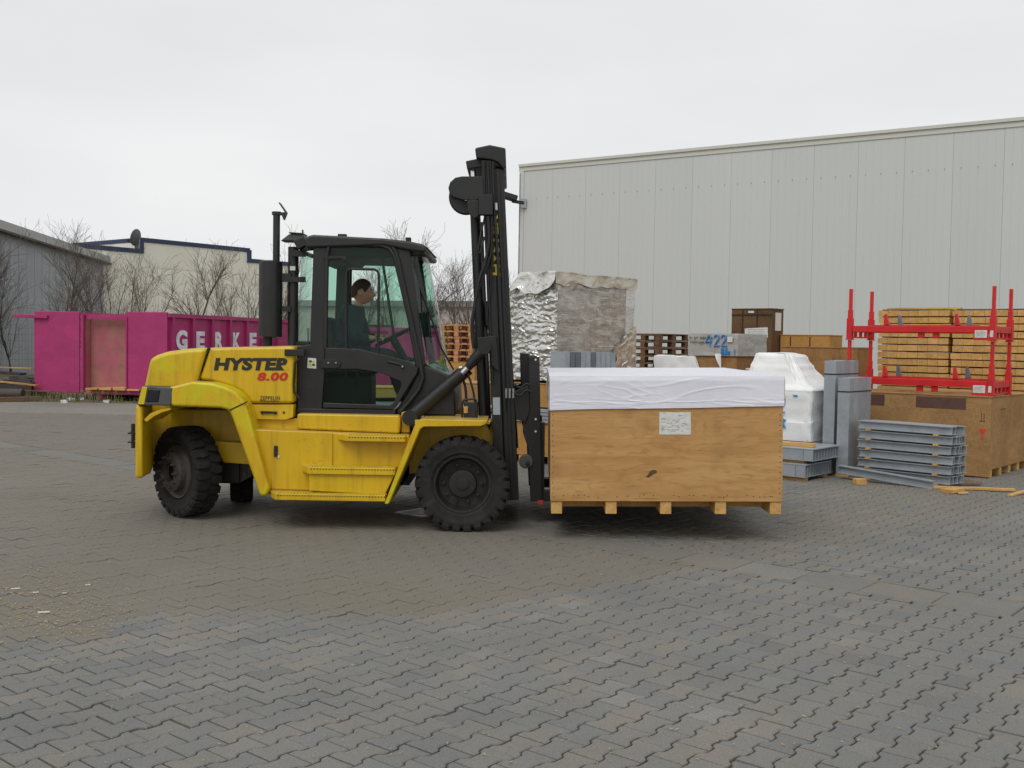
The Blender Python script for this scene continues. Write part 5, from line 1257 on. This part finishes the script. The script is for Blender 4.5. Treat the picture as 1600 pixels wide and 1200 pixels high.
# shrink-wrapped box with blue numbers on a crate
SW = P3(1153, 18)
crate('crate', 'brown crate under the shrink-wrapped box with blue numbers', 'crate', SW+YH*.03+XH*-.03, .92, 1.0, 0, 1.5, 'osb_brown')
plain('film_grey', S(176, 174, 170), .3, 0, S(160, 156, 150), 2.5, (.35,.7), S(190, 190, 188), (.55,.8), (9, .5, .03))
sw = thing('wrapped_box', 'grey shrink-wrapped box with blue painted numbers on a brown crate', 'box', (SW.x, SW.y, 1.525), YAW)
rows = []; hh = .385
per_ = [(-.97,1.07),(-.97,0),(0,0),(0,1.07)]
def bulge(pts, h, n, nz, amp, sd):
    out = []
    for i in range(nz+1):
        t = i/nz; row = []
        for s in range(4):
            a, b = pts[s], pts[(s+1) % 4]
            for k in range(n):
                u = k/n; x = a[0]+(b[0]-a[0])*u; y = a[1]+(b[1]-a[1])*u
                q = amp*noise.noise((x*4+sd, y*4, t*3))+amp*.5*noise.noise((x*11+sd, y*11, t*9)); cx, cy = (pts[0][0]+pts[2][0])/2, (pts[0][1]+pts[2][1])/2
                dv = Vector((x-cx, y-cy, 0)).normalized(); row.append(Vector((x, y, t*h+amp*.5*noise.noise((x*5, y*5, sd))*(1 if i == nz else 0)))+dv*q)
        out.append(row)
    c = Vector(((pts[0][0]+pts[2][0])/2, (pts[0][1]+pts[2][1])/2, h*1.0+amp))
    for f in (.75, .4, .02): out.append([Vector((c.x+(p.x-c.x)*f, c.y+(p.y-c.y)*f, p.z+amp*.6*noise.noise((p.x*3*f, p.y*3*f, sd)))) for p in out[nz]])
    return out
m = MB(); m.grid(bulge(per_, hh, 24, 14, .012, 3), True); m.build('film', 'film_grey', sw, 0, 50, fix=False)
def sc(lines, x, z, s): return [[(x+a*s, z+b*s) for a, b in ln] for ln in lines]
D4 = [[(.4,1),(.05,.35),(.7,.4)],[(.55,.75),(.5,0)]]; D2 = [[(0,.75),(.15,1),(.45,.95),(.5,.65),(.2,.25),(0,0),(.6,.03)]]
strokes('blue_mark', sc(D4, -.62, .17, .19)+sc(D2, -.45, .17, .19)+sc(D2, -.31, .17, .19), (0,-.02,0), (1,0,0), (0,0,1), .012, 'letter_blue', sw)
BL = [[(0,.8),(0,0),(.3,.05),(.35,.3),(.05,.45),(.3,.6),(.25,.85),(0,.85)],[(.5,.4),(.5,0)],[(.65,.9),(.65,0)],[(.85,.9),(.85,0)],[(1.3,.4),(1.05,.4),(1.0,.1),(1.25,.05),(1.3,.4),(1.35,0)]]
strokes('blue_mark', sc(BL, -.3, .03, .12)+sc([[(0,1),(0,0)]], -.05, .03, .09), (0,-.02,0), (1,0,0), (0,0,1), .010, 'letter_blue', sw)
r2 = random.Random(5); ln = []
for row, (x0, x1) in enumerate(((-.93, -.5), (-.92, -.58))):
    x = x0
    while x < x1:
        if r2.random() < .8: ln.append([(x, .29-row*.08+r2.uniform(-.012,.012)), (x+.012, .33-row*.08), (x+.024, .29-row*.08+r2.uniform(-.01,.02)), (x+.034, .31-row*.08)])
        x += .042
strokes('black_scribble', ln, (0,-.019,0), (1,0,0), (0,0,1), .004, 'letter_black', sw)
m = MB(); m.box(-.19, -.026, .24, -.09, -.022, .33); m.build('paper_label', 'sticker_white', sw)
m = MB(); rows = []
for i in range(6): rows.append([Vector((-.45+i*.03+.05*k/5*(1-i/5), -.05-.01*math.sin(i), .06-.30*k/5*(i/5)-.02*k)) for k in range(6)])
m.grid([[Vector((-.42+.13*u, -.05+.015*math.sin(u*6+v*2), .06-v*.28*u-.02)) for v in [j/5 for j in range(6)]] for u in [k/6 for k in range(7)]]); m.build('loose_flap', 'wrap_white', sw, 0, 60, fix=False)
# dark pallets
def pallet_mesh_parts(mat):
    parts = []
    for k in range(3): m = MB(); m.box(-.8+.0+k*.35, 0, 0, -.8+.1+k*.35, 1.2, .022); parts.append(('base_board', m))
    for k in range(3):
        for q in range(3): m = MB(); m.box(-.8+k*.35, .0+q*.5275, .0225, -.7+k*.35, .145+q*.5275, .1); parts.append(('block', m))
    for q in range(3): m = MB(); m.box(-.8, q*.5275, .1005, 0, q*.5275+.145, .122); parts.append(('stringer', m))
    for k in range(5): m = MB(); m.box(-.8+k*.1675, 0, .1225, -.8+.13+k*.1675, 1.2, .144); parts.append(('deck_board', m))
    return parts
def pallet(loc, rot, mat, label, group, proto=[None, None]):
    t = thing('pallet', label, 'pallet', loc, rot, group)
    key = mat
    if PAL.get(key) is None:
        PAL[key] = [(n, m.build(n, mat, t)) for n, m in pallet_mesh_parts(mat)]
    else:
        for n, o in PAL[key]: c = o.copy(); COL.objects.link(c); c.parent = t
    return t
PAL = {}
PC = P3(1030, 22)
ords = ['topmost', 'second', 'third', 'fourth', 'fifth', 'sixth', 'seventh', 'eighth', 'ninth', 'tenth', 'eleventh', 'twelfth', 'lowest']
for k in range(13):
    pallet((PC.x+rng.uniform(-.015,.015), PC.y+rng.uniform(-.015,.015), k*.149), YAW+rng.uniform(-.01,.01), 'pallet_brown', ords[12-k]+' dark brown pallet of the stack right of the foil load', 'dark pallets in the stack')
# small white covered thing before the pallets
WT = P3(1052, 17); wt = thing('covered_goods', 'small goods under a draped white sheet in front of the dark pallets', 'covered goods', (WT.x, WT.y, 0), R(-12))
m = MB(); m.grid(bulge([(-.3,.5),(-.3,0),(.34,0),(.34,.5)], 1.52, 18, 20, .03, 9), True)
for p in m.v:
    k = max(0, (1.5-p.z))*.35 if p.x > .05 else max(0, 1.4-p.z)*.05
    p.x += min(k, .45)
m.build('sheet', 'wrap_white', wt, 0, 60, fix=False)
m = MB(); m.box(-.27, .04, 0, .3, .46, 1.44); m.build('load', 'carton', wt)
# foil-wrapped load
FC = P3(867, 14.6); 
crate('crate', 'low plywood crate at the bottom of the pile under the foil load', 'crate', FC, 1.15, 1.9, 0, .56, 'osb_orange', trim='timber')
sg_ = thing('steel_sheet_pack', 'grey steel sheets lying between the two crates under the foil load', 'steel sheets', (FC.x, FC.y, .585), YAW)
for k in range(4): m = MB(); m.box(-1.2, -.03-.01*k, k*.05, .02, 1.9, k*.05+.045); m.build('sheet', 'steel_grey', sg_, .003)
crate('crate', 'plywood crate directly under the pallet of the foil load', 'crate', FC, 1.15, 1.9, .80, 1.12, 'osb_orange', False)
fo = thing('foil_load', 'tall pallet load wrapped in crinkled silver foil and clear film', 'wrapped load', (FC.x, FC.y, 1.145), YAW)
m = MB()
for k in range(3): m.box(-1.1+k*.5, 0, 0, -1.0+k*.5, 1.88, .075)
m.build('pallet', 'pallet_brown', fo)
FH = at(867, 425, 14.6).z-1.145; r3 = random.Random(4)
for a in range(2):
    for b in range(4):
        for c in range(3):
            hq = (FH-.2)/3*(.72 if a == 0 else 1); m = MB(); m.box(-1.05+a*.5, .06+b*.45, .08+c*hq, -.57+a*.5, .49+b*.45, .08+(c+1)*hq-.01); m.build('carton', 'carton', fo, .006)
def crinkle(p, s=1.0):
    q = Vector((p.x*4.5, p.y*4.5, p.z*10)); w1 = noise.noise(q*.5)*1.8; d1 = noise.voronoi(q+Vector((w1, w1, w1)))[0]; d2 = noise.voronoi(q*2.3+Vector((w1, 3, 0)))[0]
    return s*(.03*noise.noise(q*.3)+.032*(d1[1]-d1[0])+.014*(d2[1]-d2[0])-.025)
rj = random.Random(8)
def sheet(nu, nv, fn, name, jit=.35):
    rows = []
    for i in range(nv+1):
        row = []
        for j in range(nu+1):
            u = (j+(rj.uniform(-jit,jit) if 0 < j < nu else 0))/nu; v = (i+(rj.uniform(-jit,jit) if 0 < i < nv else 0))/nv; row.append(fn(u, v))
        rows.append(row)
    m = MB(); m.grid(rows); tri = []
    for q in m.f:
        if rj.random() < .5: tri += [(q[0],q[1],q[2]), (q[0],q[2],q[3])]
        else: tri += [(q[0],q[1],q[3]), (q[1],q[2],q[3])]
    m.f = tri; return m.build(name, 'foil_dull' if name == 'foil_skirt' else 'foil', fo, 0, 14, fix=False)
def top_z(q): return FH-(max(0, .55-q)*1.15)          # the load is lower at its back left
def f_side(u, v):
    x = -1.15+1.2*u; q = x+1.15; zt = top_z(q)-.01; p = Vector((x, -.04, .03+(zt-.03)*v)); p.y -= crinkle(p); return p
def f_top(u, v):
    x = -1.16+1.22*u; p = Vector((x, -.06+2.02*v, top_z(x+1.16))); p.z += crinkle(p, .55); return p
def f_skirt(u, v):
    y = -.06+2.02*u; low = .17+.06*noise.noise((y*3.2, 1, 0)); p = Vector((.05, y, FH+.012-low*v)); p.x += .3*crinkle(p); return p
def f_flap(u, v):
    x = -.75+.8*u; low = .10+.22*math.sin(u*3.0)+.05*noise.noise((u*5, 2, 0)); p = Vector((x, -.075-.03*v, top_z(x+1.15)+.012-low*v)); p.y -= .6*crinkle(p); return p
def f_patch(u, v):
    half = .10+.42*math.sin(math.pi*min(1, v*.95+.12)); y = 1.95-half*1.5*(1-u)*(.8+.3*noise.noise((v*4, 0, 0))); p = Vector((.06, y, .05+.78*v)); p.x += .5*crinkle(p); return p
sheet(56, 90, f_side, 'foil_side'); sheet(30, 44, f_top, 'foil_top'); sheet(60, 8, f_skirt, 'foil_skirt'); sheet(22, 9, f_flap, 'foil_flap'); sheet(14, 22, f_patch, 'foil_patch')
m = MB(); rows = []
for i in range(40):
    rows.append([Vector((.022, -.03+1.95*k/69, .02+(FH-.03)*i/39)) for k in range(70)])
for r_ in rows:
    for p in r_: p.x += .35*crinkle(Vector((0, p.y*.7, p.z*.5)))+.012*fold(noise.noise((p.y*3.5+p.z*.6, p.z*.8, 5)))+.008*fold(noise.noise((p.y*.8, p.z*7, 9)))
m.grid(rows); m.build('film', 'film', fo, 0, 50, fix=False)
# upright grey channels before the foil load
UC = Vector((.676, 13.6, 0)); ub = thing('channel_bundle', 'row of grey steel channels on end in front of the foil load', 'steel channels', (UC.x, UC.y, 0), YAW)
for k in range(10):
    y = k*.115; m = MB(); zt2 = 1.585+rng.uniform(-.004,.004)
    m.zprism([(0,y+.004),(.0,y+.108),(-.24,y+.108),(-.24,y+.098),(-.012,y+.098),(-.012,y+.014),(-.24,y+.014),(-.24,y+.004)], 0, zt2); m.build('channel', 'steel_dark' if k in (1,2,5) else 'steel_grey', ub)
# tall grey uprights next to the white machine
def upright(px, Y, n, dd, zt, label, base=None):
    C = base if base is not None else P3(px, Y); t = thing('upright_bundle', label, 'steel channels', (C.x, C.y, 0), YAW, 'upright grey bundles'); w = .16; q = dd/n
    for k in range(n):
        y = k*q; m = MB(); m.zprism([(0,y+.002),(0,y+q-.004),(-w,y+q-.004),(-w,y+q-.012),(-.01,y+q-.012),(-.01,y+.01),(-w,y+.01),(-w,y+.002)], .03, zt+rng.uniform(-.004,.003)); m.build('channel', 'steel_grey', t, .002)
    m = MB(); m.box(-w-.01, .0, 0, .01, dd, .028); m.build('base_board', 'timber', t)
    m = MB(); m.box(-w-.006, -.004, zt-.19, .004, -.0015, zt-.175).box(.0015, -.004, zt-.19, .004, dd, zt-.175); m.build('strap', 'strap_black', t)
upright(1323, 0, 5, .74, 1.305, 'front bundle of upright grey steel channels, the shorter one', gp(1319, 746)+XH*.02+YH*.05)
upright(1307, 14.12, 5, .78, 1.525, 'rear bundle of upright grey steel channels, the taller one')
# white wrapped machine
MC = P3(1270, 14.2); mw = thing('wrapped_machine', 'machine shrink-wrapped in white film with a blue painted mark', 'wrapped machine', (MC.x, MC.y, .42), YAW)
base_ = [(-1.15,1.0),(-1.15,0),(0,0),(0,1.0)]
lv = [(0,.99,0),(.24,.995,0),(.27,.985,0),(.45,.995,0),(.66,1.0,0),(.69,1.005,0),(.71,.985,0),(.76,.90,0),(.84,.78,0),(.94,.67,0),(1.05,.58,0),(1.14,.53,0),(1.175,.49,0),(1.19,.40,0),(1.195,.2,0),(1.195,.01,0)]
lvs = []
for a, b in zip(lv[:-1], lv[1:]):
    n = 4 if b[0]-a[0] > .02 else 2
    for k in range(n): lvs.append((a[0]+(b[0]-a[0])*k/n, a[1]+(b[1]-a[1])*k/n))
lvs.append(lv[-1][:2]); rows = []
for z_, f_ in lvs:
    row = []
    for k in range(120):
        a = 2*math.pi*k/120; e = .09 if z_ < .72 else .22; cx_, sx_ = math.cos(a), math.sin(a)
        x = math.copysign(abs(cx_)**e, cx_)*.575; y = math.copysign(abs(sx_)**e, sx_)*.5
        X = -.575+x*f_-(.26*(1-f_)); Y_ = .5+y*f_; sag = .03*noise.noise((a*2, z_*2, 1)) if z_ > .75 else 0
        n_ = sag+.012*noise.noise((X*4, Y_*4, z_*4))+.014*fold(noise.noise((X*3+z_*2, Y_*3, z_*5)))+(.016*fold(noise.noise((a*3.5+z_*.8, 1, z_*.7)))*min(1, (z_-.7)*6) if z_ > .7 else .010*fold(noise.noise((a*5, z_*6+a*2, 9))))
        dv = Vector((X+.575, Y_-.5, 0)); dv = dv.normalized() if dv.length > .05 else Vector((0,0,0))
        row.append(Vector((X, Y_, z_+(.02*noise.noise((X*5, Y_*5, 1)) if z_ > .8 else 0)))+dv*n_)
    rows.append(row)
m = MB(); m.grid(rows, True); m.build('film', 'wrap_white', mw, 0, 70, fix=False)
m = MB(); m.box(-1.13, .02, .0, -.02, .98, .05); m.build('base_frame', 'steel_grey', mw)
m = MB(); m.box(.004, .985, .03, .03, 1.0, .68); m.build('red_edge', 'sign_red', mw)
strokes('blue_mark', sc([[(0,1),(.5,0)],[(.5,.9),(0,.1)],[(.25,1),(.2,0)]], -.42, .17, .13), (0,-.022,0), (1,0,0), (0,0,1), .011, 'letter_blue', mw)
strokes('blue_mark', sc([[(0,0),(1,0)]], -.25, .62, .06), (0,-.022,0), (1,0,0), (0,0,1), .011, 'letter_blue', mw)
strokes('blue_mark', sc(D2, -.47, .38, .17), (0,-.022,0), (1,0,0), (0,0,1), .011, 'letter_blue', mw)
gs = thing('steel_frame_pack', 'flat grey steel frame under the white wrapped machine', 'steel frame', (MC.x, MC.y, 0), YAW)
for z_ in (.3, .36): m = MB(); m.box(-1.2, -.06, z_, .03, 1.0, z_+.05); m.build('sheet', 'steel_grey', gs, .004)
for x in (-1.1, -.6, -.1): m = MB(); m.box(x, -.04, 0, x+.1, .95, .298); m.build('support', 'timber', gs)
bx = P3(1179, 16.8); m = MB(); m.box(-.12, 0, 0, .1, .2, .28); o = m.build('white_carton', 'sticker_white', None, .005); o.location = (bx.x, bx.y, 1.07); tag(o, 'little white carton with dark print beside the white wrapped machine', 'carton'); 
crate('crate', 'low crate hidden behind the load, carrying a little white carton', 'crate', bx+XH*.3+YH*-.1, .8, .5, 0, 1.04, 'osb_brown')
m = MB(); m.box(-.1, -.003, .17, .08, -.0006, .22)
for v_ in m.v: v_ += Vector((0,-.1,0))
o2 = m.build('print_mark', 'letter_black', o, fix=False)
# flat grey panels at the right of the load
def flat_panel(C, z, w, d, h, label):
    t = thing('steel_grating', label, 'steel grating', (C.x, C.y, z), YAW, 'flat grey steel panels')
    m = MB(); m.box(-w, 0, h-.012, 0, d, h).box(-w, 0, 0, 0, d, .01); m.build('sheet', 'steel_grey', t)
    m = MB(); m.box(-w, .004, .0105, -.13, .012, h-.0125); m.build('web', 'steel_grey', t)
    for k in range(11):
        y = .004+k*(d-.014)/10; m = MB(); m.box(-.14, y, .0105, -.004, y+.008, h-.0125); m.build('rib', 'steel_grey', t)
    m = MB(); m.box(-.16, .013, .0105, -.145, d, h-.0125); m.build('web', 'steel_dark', t)
    return t
C1 = gp(1258, 753); C2 = Vector((at(1271, 700, 13.3).x, 13.3, 0))
flat_panel(C1, .05, 1.2, .8, .165, 'lower flat ribbed grey steel panel lying right of the load')
flat_panel(C2, .255, 1.2, .9, .155, 'upper flat ribbed grey steel panel lying right of the load')
for k, y in enumerate((.05, .65)):
    m = MB(); m.box(-1.1, y, 0, -.03, y+.09, .048); o = m.build('wood_block', 'timber'); o.location = C1+XH*-.56+YH*(y+.04); o.rotation_euler = (0,0,YAW); tag(o, 'wooden bearer under the lower grey steel panel', 'wood block', 'bearers under the flat panels')
    for v_ in o.data.vertices: pass
    m = MB(); m.box(-1.1, y, 0, -.2, y+.07, .038); o = m.build('wood_block', 'timber'); o.location = C2+XH*-.6+YH*(y+.04)+Vector((0,0,.216)); o.rotation_euler = (0,0,YAW); tag(o, 'wooden bearer between the two grey steel panels', 'wood block', 'bearers between the flat panels')
tm = MB(); tm.box(-.9, 0, 0, .0, .1, .05); o = tm.build('timber_piece', 'timber', None, .003); o.location = C2+XH*-.55+YH*.25+Vector((0,0,.412)); o.rotation_euler = (0,0,YAW); tag(o, 'short timber lying on the upper grey steel panel', 'timber')
# stack of grey beams
BY = R(-48); BXH = Vector((math.cos(BY), math.sin(BY), 0)); BYH = Vector((-math.sin(BY), math.cos(BY), 0)); BC = gp(1483, 764)
BLn = 1.24
def ibeam(ln, h=.1, b=.08):
    m = MB(); f = .009
    pts = [(-b/2,0),(b/2,0),(b/2,f),(.005,f),(.005,h-f),(b/2,h-f),(b/2,h),(-b/2,h),(-b/2,h-f),(-.005,h-f),(-.005,f),(-b/2,f)]
    n = len(pts); v = [(-ln, y, z) for y, z in pts]+[(0, y, z) for y, z in pts]
    m.add(v, [tuple(range(n)), tuple(range(2*n-1, n-1, -1))]+[(i, n+i, n+(i+1)%n, (i+1)%n) for i in range(n)]); return m
bo_ = None; names_ = ['bottom', 'second lowest', 'third lowest', 'third highest', 'second highest', 'top']
for lay in range(6):
    for k in range(5):
        if lay == 5 and k == 4: continue
        p = BC+BYH*(.045+k*.09)+BXH*rng.uniform(-.015,.015)+Vector((0,0,.045+lay*.122)); ry = 0
        if bo_ is None: o = bo_ = ibeam(BLn).build('steel_beam', 'steel_grey'); bo_.location = (0,0,0); 
        else: o = bo_.copy(); COL.objects.link(o)
        if bo_ is o:
            for v_ in o.data.vertices: v_.co.x -= BLn/2
        o.location = p; o.rotation_euler = (0, 0, BY+rng.uniform(-.006,.006))
        if lay == 5: o.location += BXH*rng.uniform(-.1,.12)
        tag(o, 'short grey steel beam in the '+names_[lay]+' layer of the beam stack', 'steel beam', 'beams of the '+names_[lay]+' layer')
    if lay < 5:
        for f in (.15, .88):
            p = BC-BXH*(BLn*f)+BYH*-.0+Vector((0,0,.045+lay*.122+.1005)); m = MB(); m.box(-.03, -.02, 0, .03, .45, .021); o = m.build('spacer', 'timber_orange')
            for v_ in o.data.vertices: v_.co.y += .0
            o.location = p+BYH*.215; o.rotation_euler = (0,0,BY); tag(o, 'thin wooden spacer on the '+names_[lay]+' layer of the beam stack', 'wood spacer', 'spacers on the '+names_[lay]+' layer')
o = bo_.copy(); COL.objects.link(o); a = gp(1458, 764); b = at(1337, 738, 13.5); d_ = (a-b); o.location = a+Vector((0,0,.0)); o.rotation_euler = (R(4), math.atan2(b.z-.04, d_.length)*1.0, math.atan2(a.y-b.y, a.x-b.x)); tag(o, 'loose grey steel beam leaning askew in front of the beam stack', 'steel beam')
o.scale = (1.0, 1, 1)
wb = gp(1343, 757); m = MB(); m.box(-.07, -.05, 0, .07, .05, .075); o = m.build('wood_block', 'timber_orange', None, .005); o.location = wb; o.rotation_euler = (0,0,.2); tag(o, 'wooden block under the left end of the leaning beam', 'wood block')
for f in (.15, .88):
    m = MB(); m.box(-.04, 0, 0, .04, .46, .044); o = m.build('wood_block', 'timber'); o.location = BC-BXH*(BLn*f)+BYH*.22; o.rotation_euler = (0,0,BY); tag(o, 'wooden bearer under the bottom layer of the beam stack', 'wood block', 'bearers under the beam stack')
for (x0, y0, x1, y1, wd2, th, mt, lab) in ((1456, 763, 1586, 769, .07, .03, 'timber', 'long pale lath lying on the paving before the big crate'), (1478, 771, 1500, 769, .14, .045, 'timber_orange', 'broken orange board end under the long lath'), (1497, 772, 1513, 773, .05, .02, 'timber', 'tiny wood offcut beside the broken board end'), (1578, 776, 1612, 768, .06, .025, 'timber', 'pale lath cut by the right edge of the photo'), (1470, 758, 1520, 756, .3, .03, 'grey_wood', 'wide weathered board under the end of the beam stack')):
    a, b = gp(x0, y0), gp(x1, y1); m = MB(); m.bar(a+Vector((0,0,th/2+.002)), b+Vector((0,0,th/2+.012)), wd2, th); tag(m.build('loose_board', mt, None, .003), lab, 'board')
# light pallets and crates seen between cab and mast
LPc = P3(742, 25.0)
crate('crate', 'large plywood crate under the light pallets between cab and mast', 'crate', LPc, 1.3, 1.3, 0, 1.2, 'osb_orange', rot=R(-15))
for k in range(6):
    pallet((LPc.x-.05+rng.uniform(-.02,.02), LPc.y+.05, 1.225+k*.149), R(-15)+rng.uniform(-.015,.015), 'pallet_wood', ('topmost','second','third','fourth','fifth','lowest')[5-k]+' light pallet of the stack between cab and mast', 'light pallets behind the forklift')
crate('crate', 'plywood crate seen under the tilt cylinder left of the mast', 'crate', P3(765, 17.5), .9, .9, 0, 1.0, 'osb_tan', rot=R(-10))
crate('crate', 'low plywood crate seen through the lower door glass', 'crate', P3(640, 21), 1.2, 1.0, 0, .75, 'osb_orange', rot=R(8))
m = MB(); p = P3(697, 27); m.box(p.x-.04, p.y-.04, 0, p.x+.04, p.y+.04, 2.15); tag(m.build('post', 'green_post'), 'green steel post beside the light pallets', 'post')
# ---------------------------------------------------------------- rubbish at the left behind the yard
r4 = random.Random(12)
for k in range(14):
    p = at(r4.uniform(-25, 50), 560, r4.uniform(27.5, 30)); m = MB(); ln_ = r4.uniform(.8, 2.0); a_ = r4.uniform(-.5, .5); z_ = .04+r4.random()*.75*(1 if p.x < -13 else .8)
    d_ = Vector((math.cos(a_), math.sin(a_), r4.uniform(-.08,.08)))*ln_/2; m.bar(Vector((p.x, p.y, z_))-d_, Vector((p.x, p.y, z_))+d_, r4.uniform(.1,.25), r4.uniform(.02,.07))
    tag(m.build('scrap_plank', r4.choice(['grey_wood','timber','pallet_wood','rubbish_dark'])), 'old plank in the scrap heap left of the pink door', 'plank', 'planks of the scrap heap')
for k in range(5):
    p = at(8+k*9, 585, 29); m = MB(); q = r4.uniform(.25,.45); m.grid(bulge([(p.x-q,p.y+q),(p.x-q,p.y-q),(p.x+q,p.y-q),(p.x+q,p.y+q)], r4.uniform(.3,.6), 6, 5, .08, k*3), True); tag(m.build('rubbish_lump', 'rubbish_dark', None, 0, 60, fix=False), 'dark lump of rubbish in the scrap heap left of the pink door', 'rubbish', 'rubbish of the scrap heap')
a, b = at(-30, 616, 27.2), at(36, 614, 27.2); a.z = b.z = .17; m = MB(); m.tube([a, b], .13, 16); tag(m.build('pipe', 'rubbish_dark', None, 0, 40), 'thick dark pipe lying before the scrap heap', 'pipe')
for x0, x1, y, lab in ((-20, 30, 628, 'reddish board lying at the yard edge by the left side'), (28, 62, 627, 'grey board lying at the yard edge left of the pink door')):
    a, b = gp(x0, y), gp(x1, y-1); m = MB(); m.bar(a+Vector((0,0,.06)), b+Vector((0,0,.06)), .25, .1); tag(m.build('loose_board', 'pallet_brown' if x0 < 0 else 'grey_wood'), lab, 'board')
m = MB()
for k in range(9000):
    u = r4.random(); x = r4.uniform(-26, 8); y = 26.8+9*u*u; h_ = r4.uniform(.04,.2)*(1.8 if -12.5 < x < -10 and y < 28.5 else 1); a_ = r4.random()*6.28; p = Vector((x, y, .0)); s_ = Vector((math.cos(a_), math.sin(a_), 0))*.012; t_ = Vector((r4.gauss(0,.05), r4.gauss(0,.05), h_))
    m.add([p-s_, p+s_, p+t_], [(0,1,2)])
tag(m.build('weeds', 'weed', None, fix=False), 'low dry weeds and grass at the edge of the yard', 'weeds', kind='stuff')
for k in range(10):
    p = gp(r4.uniform(60, 205), r4.uniform(624, 631)); m = MB(); m.grid(bulge([(p.x-.07,p.y+.05),(p.x-.07,p.y-.05),(p.x+.07,p.y-.05),(p.x+.07,p.y+.05)], .07, 4, 3, .03, k), True); tag(m.build('litter', 'litter_white', None, 0, 60, fix=False), 'white scrap of litter at the yard edge before the pink container', 'litter', 'white litter at the yard edge')
# wood chips and pale crumbs on the paving
m = MB()
def chip(px, py, s):
    p = gp(px, py, .004); a_ = r4.random()*6.28; u = Vector((math.cos(a_), math.sin(a_), r4.uniform(-.1,.1)))*s*r4.uniform(.5,1.6); v = Vector((-math.sin(a_), math.cos(a_), 0))*s*r4.uniform(.15,.5); n = Vector((0,0,.004))
    m.add([p-u-v, p+u-v, p+u+v, p-u+v, p-u-v+n, p+u-v+n, p+u+v+n, p-u+v+n], [(4,5,6,7),(0,1,5,4),(1,2,6,5),(2,3,7,6),(3,0,4,7)])
for k in range(700): chip(min(r4.gauss(70, 75), 330), r4.gauss(945, 32), r4.uniform(.002, .008))
for k in range(500): chip(r4.uniform(0, 1600), r4.uniform(830, 1195), r4.uniform(.002, .006))
for k in range(700): chip(r4.gauss(1400, 110), 752+abs(r4.gauss(0, 26)), r4.uniform(.003, .010))
tag(m.build('wood_chips', 'chip', None, fix=False), 'scattered wood chips and crumbs on the paving', 'wood chips', kind='stuff')
for (x, y, s) in ((24, 921, .028), (68, 958, .034), (55, 927, .018), (137, 915, .016), (100, 928, .012)):
    p = gp(x, y, .002); m = MB(); m.bar(p+Vector((-s,0,.004)), p+Vector((s,.01,.006)), s*.5, .006); tag(m.build('wood_splinter', 'sticker_white'), 'pale wood splinter on the paving at the left', 'splinter', 'pale splinters on the left paving')
